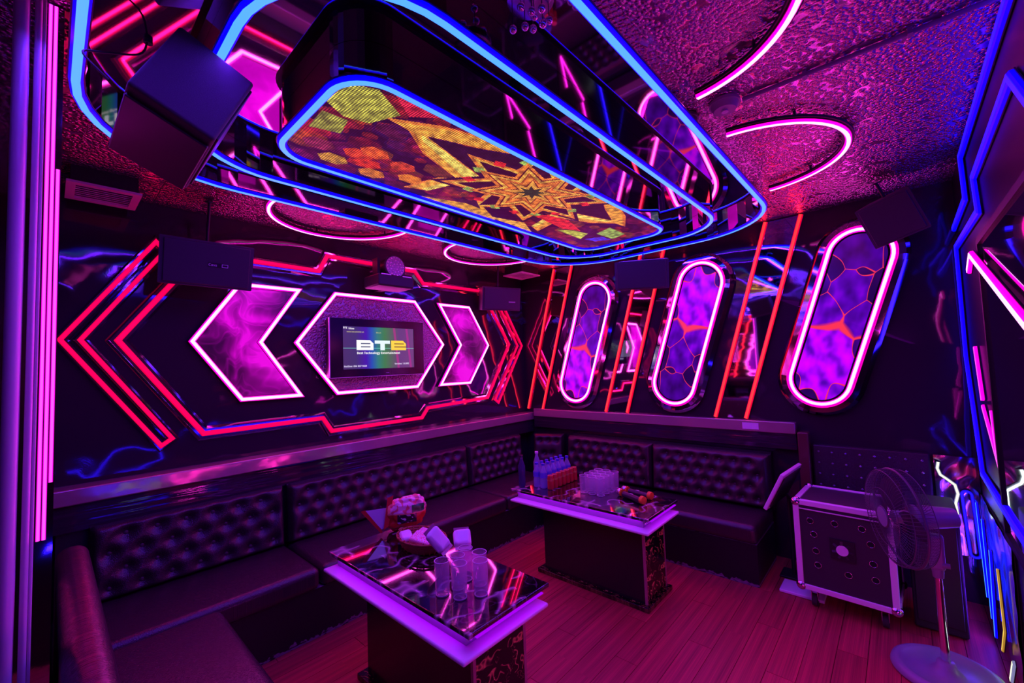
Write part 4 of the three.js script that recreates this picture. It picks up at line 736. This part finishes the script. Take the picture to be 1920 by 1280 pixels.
{ // floor fan
  const t = thing('standing_fan', 'grey standing fan with a round wire cage', 'fan', [2.99, 0, 0.075]);
  const base = new THREE.LatheGeometry([[0, 0], [0.205, 0], [0.21, 0.012], [0.203, 0.032], [0.185, 0.042], [0.165, 0.036], [0.14, 0.016], [0.07, 0.018], [0.04, 0.05], [0.032, 0.075], [0, 0.075]].map(([a, b]) => new THREE.Vector2(a, b)), 40); part(t, 'base', base, M.fanPlastic);
  part(t, 'pole', cyl(0.014, 0.018, 0.46, 18), M.chrome, [0, 0.28, 0]); part(t, 'height_collar', cyl(0.024, 0.02, 0.05, 18), M.fanPlastic, [0, 0.50, 0]);
  part(t, 'control_neck', rbox(0.055, 0.17, 0.06, 0.015), M.fanPlastic, [0, 0.60, 0.0]);
  part(t, 'tilt_knob', cyl(0.012, 0.012, 0.03, 14), M.fanPlastic, [-0.02, 0.545, 0.03], [Math.PI / 2, 0, 0]);
  const n = V(-0.42, -0.05, -0.9).normalize(), hd = new THREE.Group(); hd.name = 'fan_head'; hd.position.set(0, 0.765, 0.0); hd.quaternion.setFromUnitVectors(V(0, 0, 1), n); t.add(hd);
  const mg = cyl(0.062, 0.045, 0.17, 24); mg.rotateX(Math.PI / 2); part(hd, 'motor_housing', mg, M.fanPlastic, [0, 0, 0.0]);
  const R = 0.235, ring = (r, z, q, name) => part(hd, name, new THREE.TorusGeometry(r, q, 8, 64), M.fanWire, [0, 0, z]);
  ring(R, 0.14, 0.006, 'cage_rim'); ring(R * 0.97, 0.185, 0.002, 'cage_ring'); ring(R * 0.97, 0.095, 0.002, 'cage_ring'); ring(0.05, 0.205, 0.004, 'cage_ring'); ring(R * 0.6, 0.203, 0.0015, 'cage_ring');
  const wires = [], N = 84; for (let k = 0; k < N; k++) { const a = k / N * 2 * Math.PI, c = Math.cos(a), s = Math.sin(a); wires.push(new THREE.TubeGeometry(new THREE.CatmullRomCurve3([V(0.05 * c, 0.05 * s, 0.205), V(R * 0.6 * c, R * 0.6 * s, 0.203), V(R * 0.97 * c, R * 0.97 * s, 0.185), V(R * c, R * s, 0.14), V(R * 0.97 * c, R * 0.97 * s, 0.095), V(R * 0.5 * c, R * 0.5 * s, 0.075), V(0.06 * c, 0.06 * s, 0.07)]), 14, 0.0011, 4)); }
  const wm = part(hd, 'cage_wires', mergeGeometries(wires), M.fanWire); wm.userData.kind = 'stuff';
  part(hd, 'badge_disc', (() => { const g = cyl(0.048, 0.048, 0.006, 24); g.rotateX(Math.PI / 2); return g; })(), M.fanPlastic, [0, 0, 0.208]);
  for (let k = 0; k < 3; k++) { const s = new THREE.Shape(); s.moveTo(0.02, -0.02); s.bezierCurveTo(0.08, -0.12, 0.18, -0.13, 0.2, -0.03); s.bezierCurveTo(0.2, 0.05, 0.12, 0.06, 0.02, 0.02); const g = new THREE.ExtrudeGeometry(s, { depth: 0.002, bevelEnabled: false, curveSegments: 10 }); g.rotateX(0.3); g.rotateZ(k * 2.094 + 0.4); part(hd, 'blade', g, M.fanBlade, [0, 0, 0.14]); }
  part(hd, 'hub', (() => { const g = cyl(0.03, 0.034, 0.06, 20); g.rotateX(Math.PI / 2); return g; })(), M.fanPlastic, [0, 0, 0.135]);
}
{ // tilted touch screen on a stand between sofa and case
  const a = V(3.75, 0.80, -0.585), b = V(3.32, 0.80, -0.625), c = V(3.32, 0.55, -0.745);
  const X = a.clone().sub(b).normalize(), Y = b.clone().sub(c).normalize(), Z = X.clone().cross(Y).normalize(); Y.copy(Z.clone().cross(X));
  const t = thing('touch_screen', 'white edged touch screen tilted on a stand beside the sofa', 'touch screen', a.clone().add(c).multiplyScalar(0.5).toArray());
  t.quaternion.setFromRotationMatrix(new THREE.Matrix4().makeBasis(X, Y, Z));
  part(t, 'housing', rbox(0.43, 0.28, 0.024, 0.006), M.whitePlastic); part(t, 'dark_glass', box(0.39, 0.24, 0.003), M.blackGloss, [0, 0, -0.0132]); part(t, 'back_cover', rbox(0.38, 0.23, 0.012, 0.004), M.blackPaint, [0, 0, 0.016]);
  t.updateMatrixWorld(true);
  const stand = (name, g, p, rot) => { const m = part(scene, name, g, M.blackPaint, p, rot); m.name = name; m.updateMatrixWorld(true); t.attach(m); };
  stand('stand_pole', cyl(0.014, 0.014, 0.55, 14), [3.68, 0.288, -0.66]); stand('tilt_arm', cyl(0.010, 0.010, 0.09, 12), [3.68, 0.585, -0.68], [-0.6, 0, 0]); stand('foot_plate', rbox(0.16, 0.012, 0.16, 0.004), [3.68, 0.007, -0.66]);
}
scene.traverse((o) => { if (o.isLight) o.castShadow = true; });
renderer.render(scene, camera);
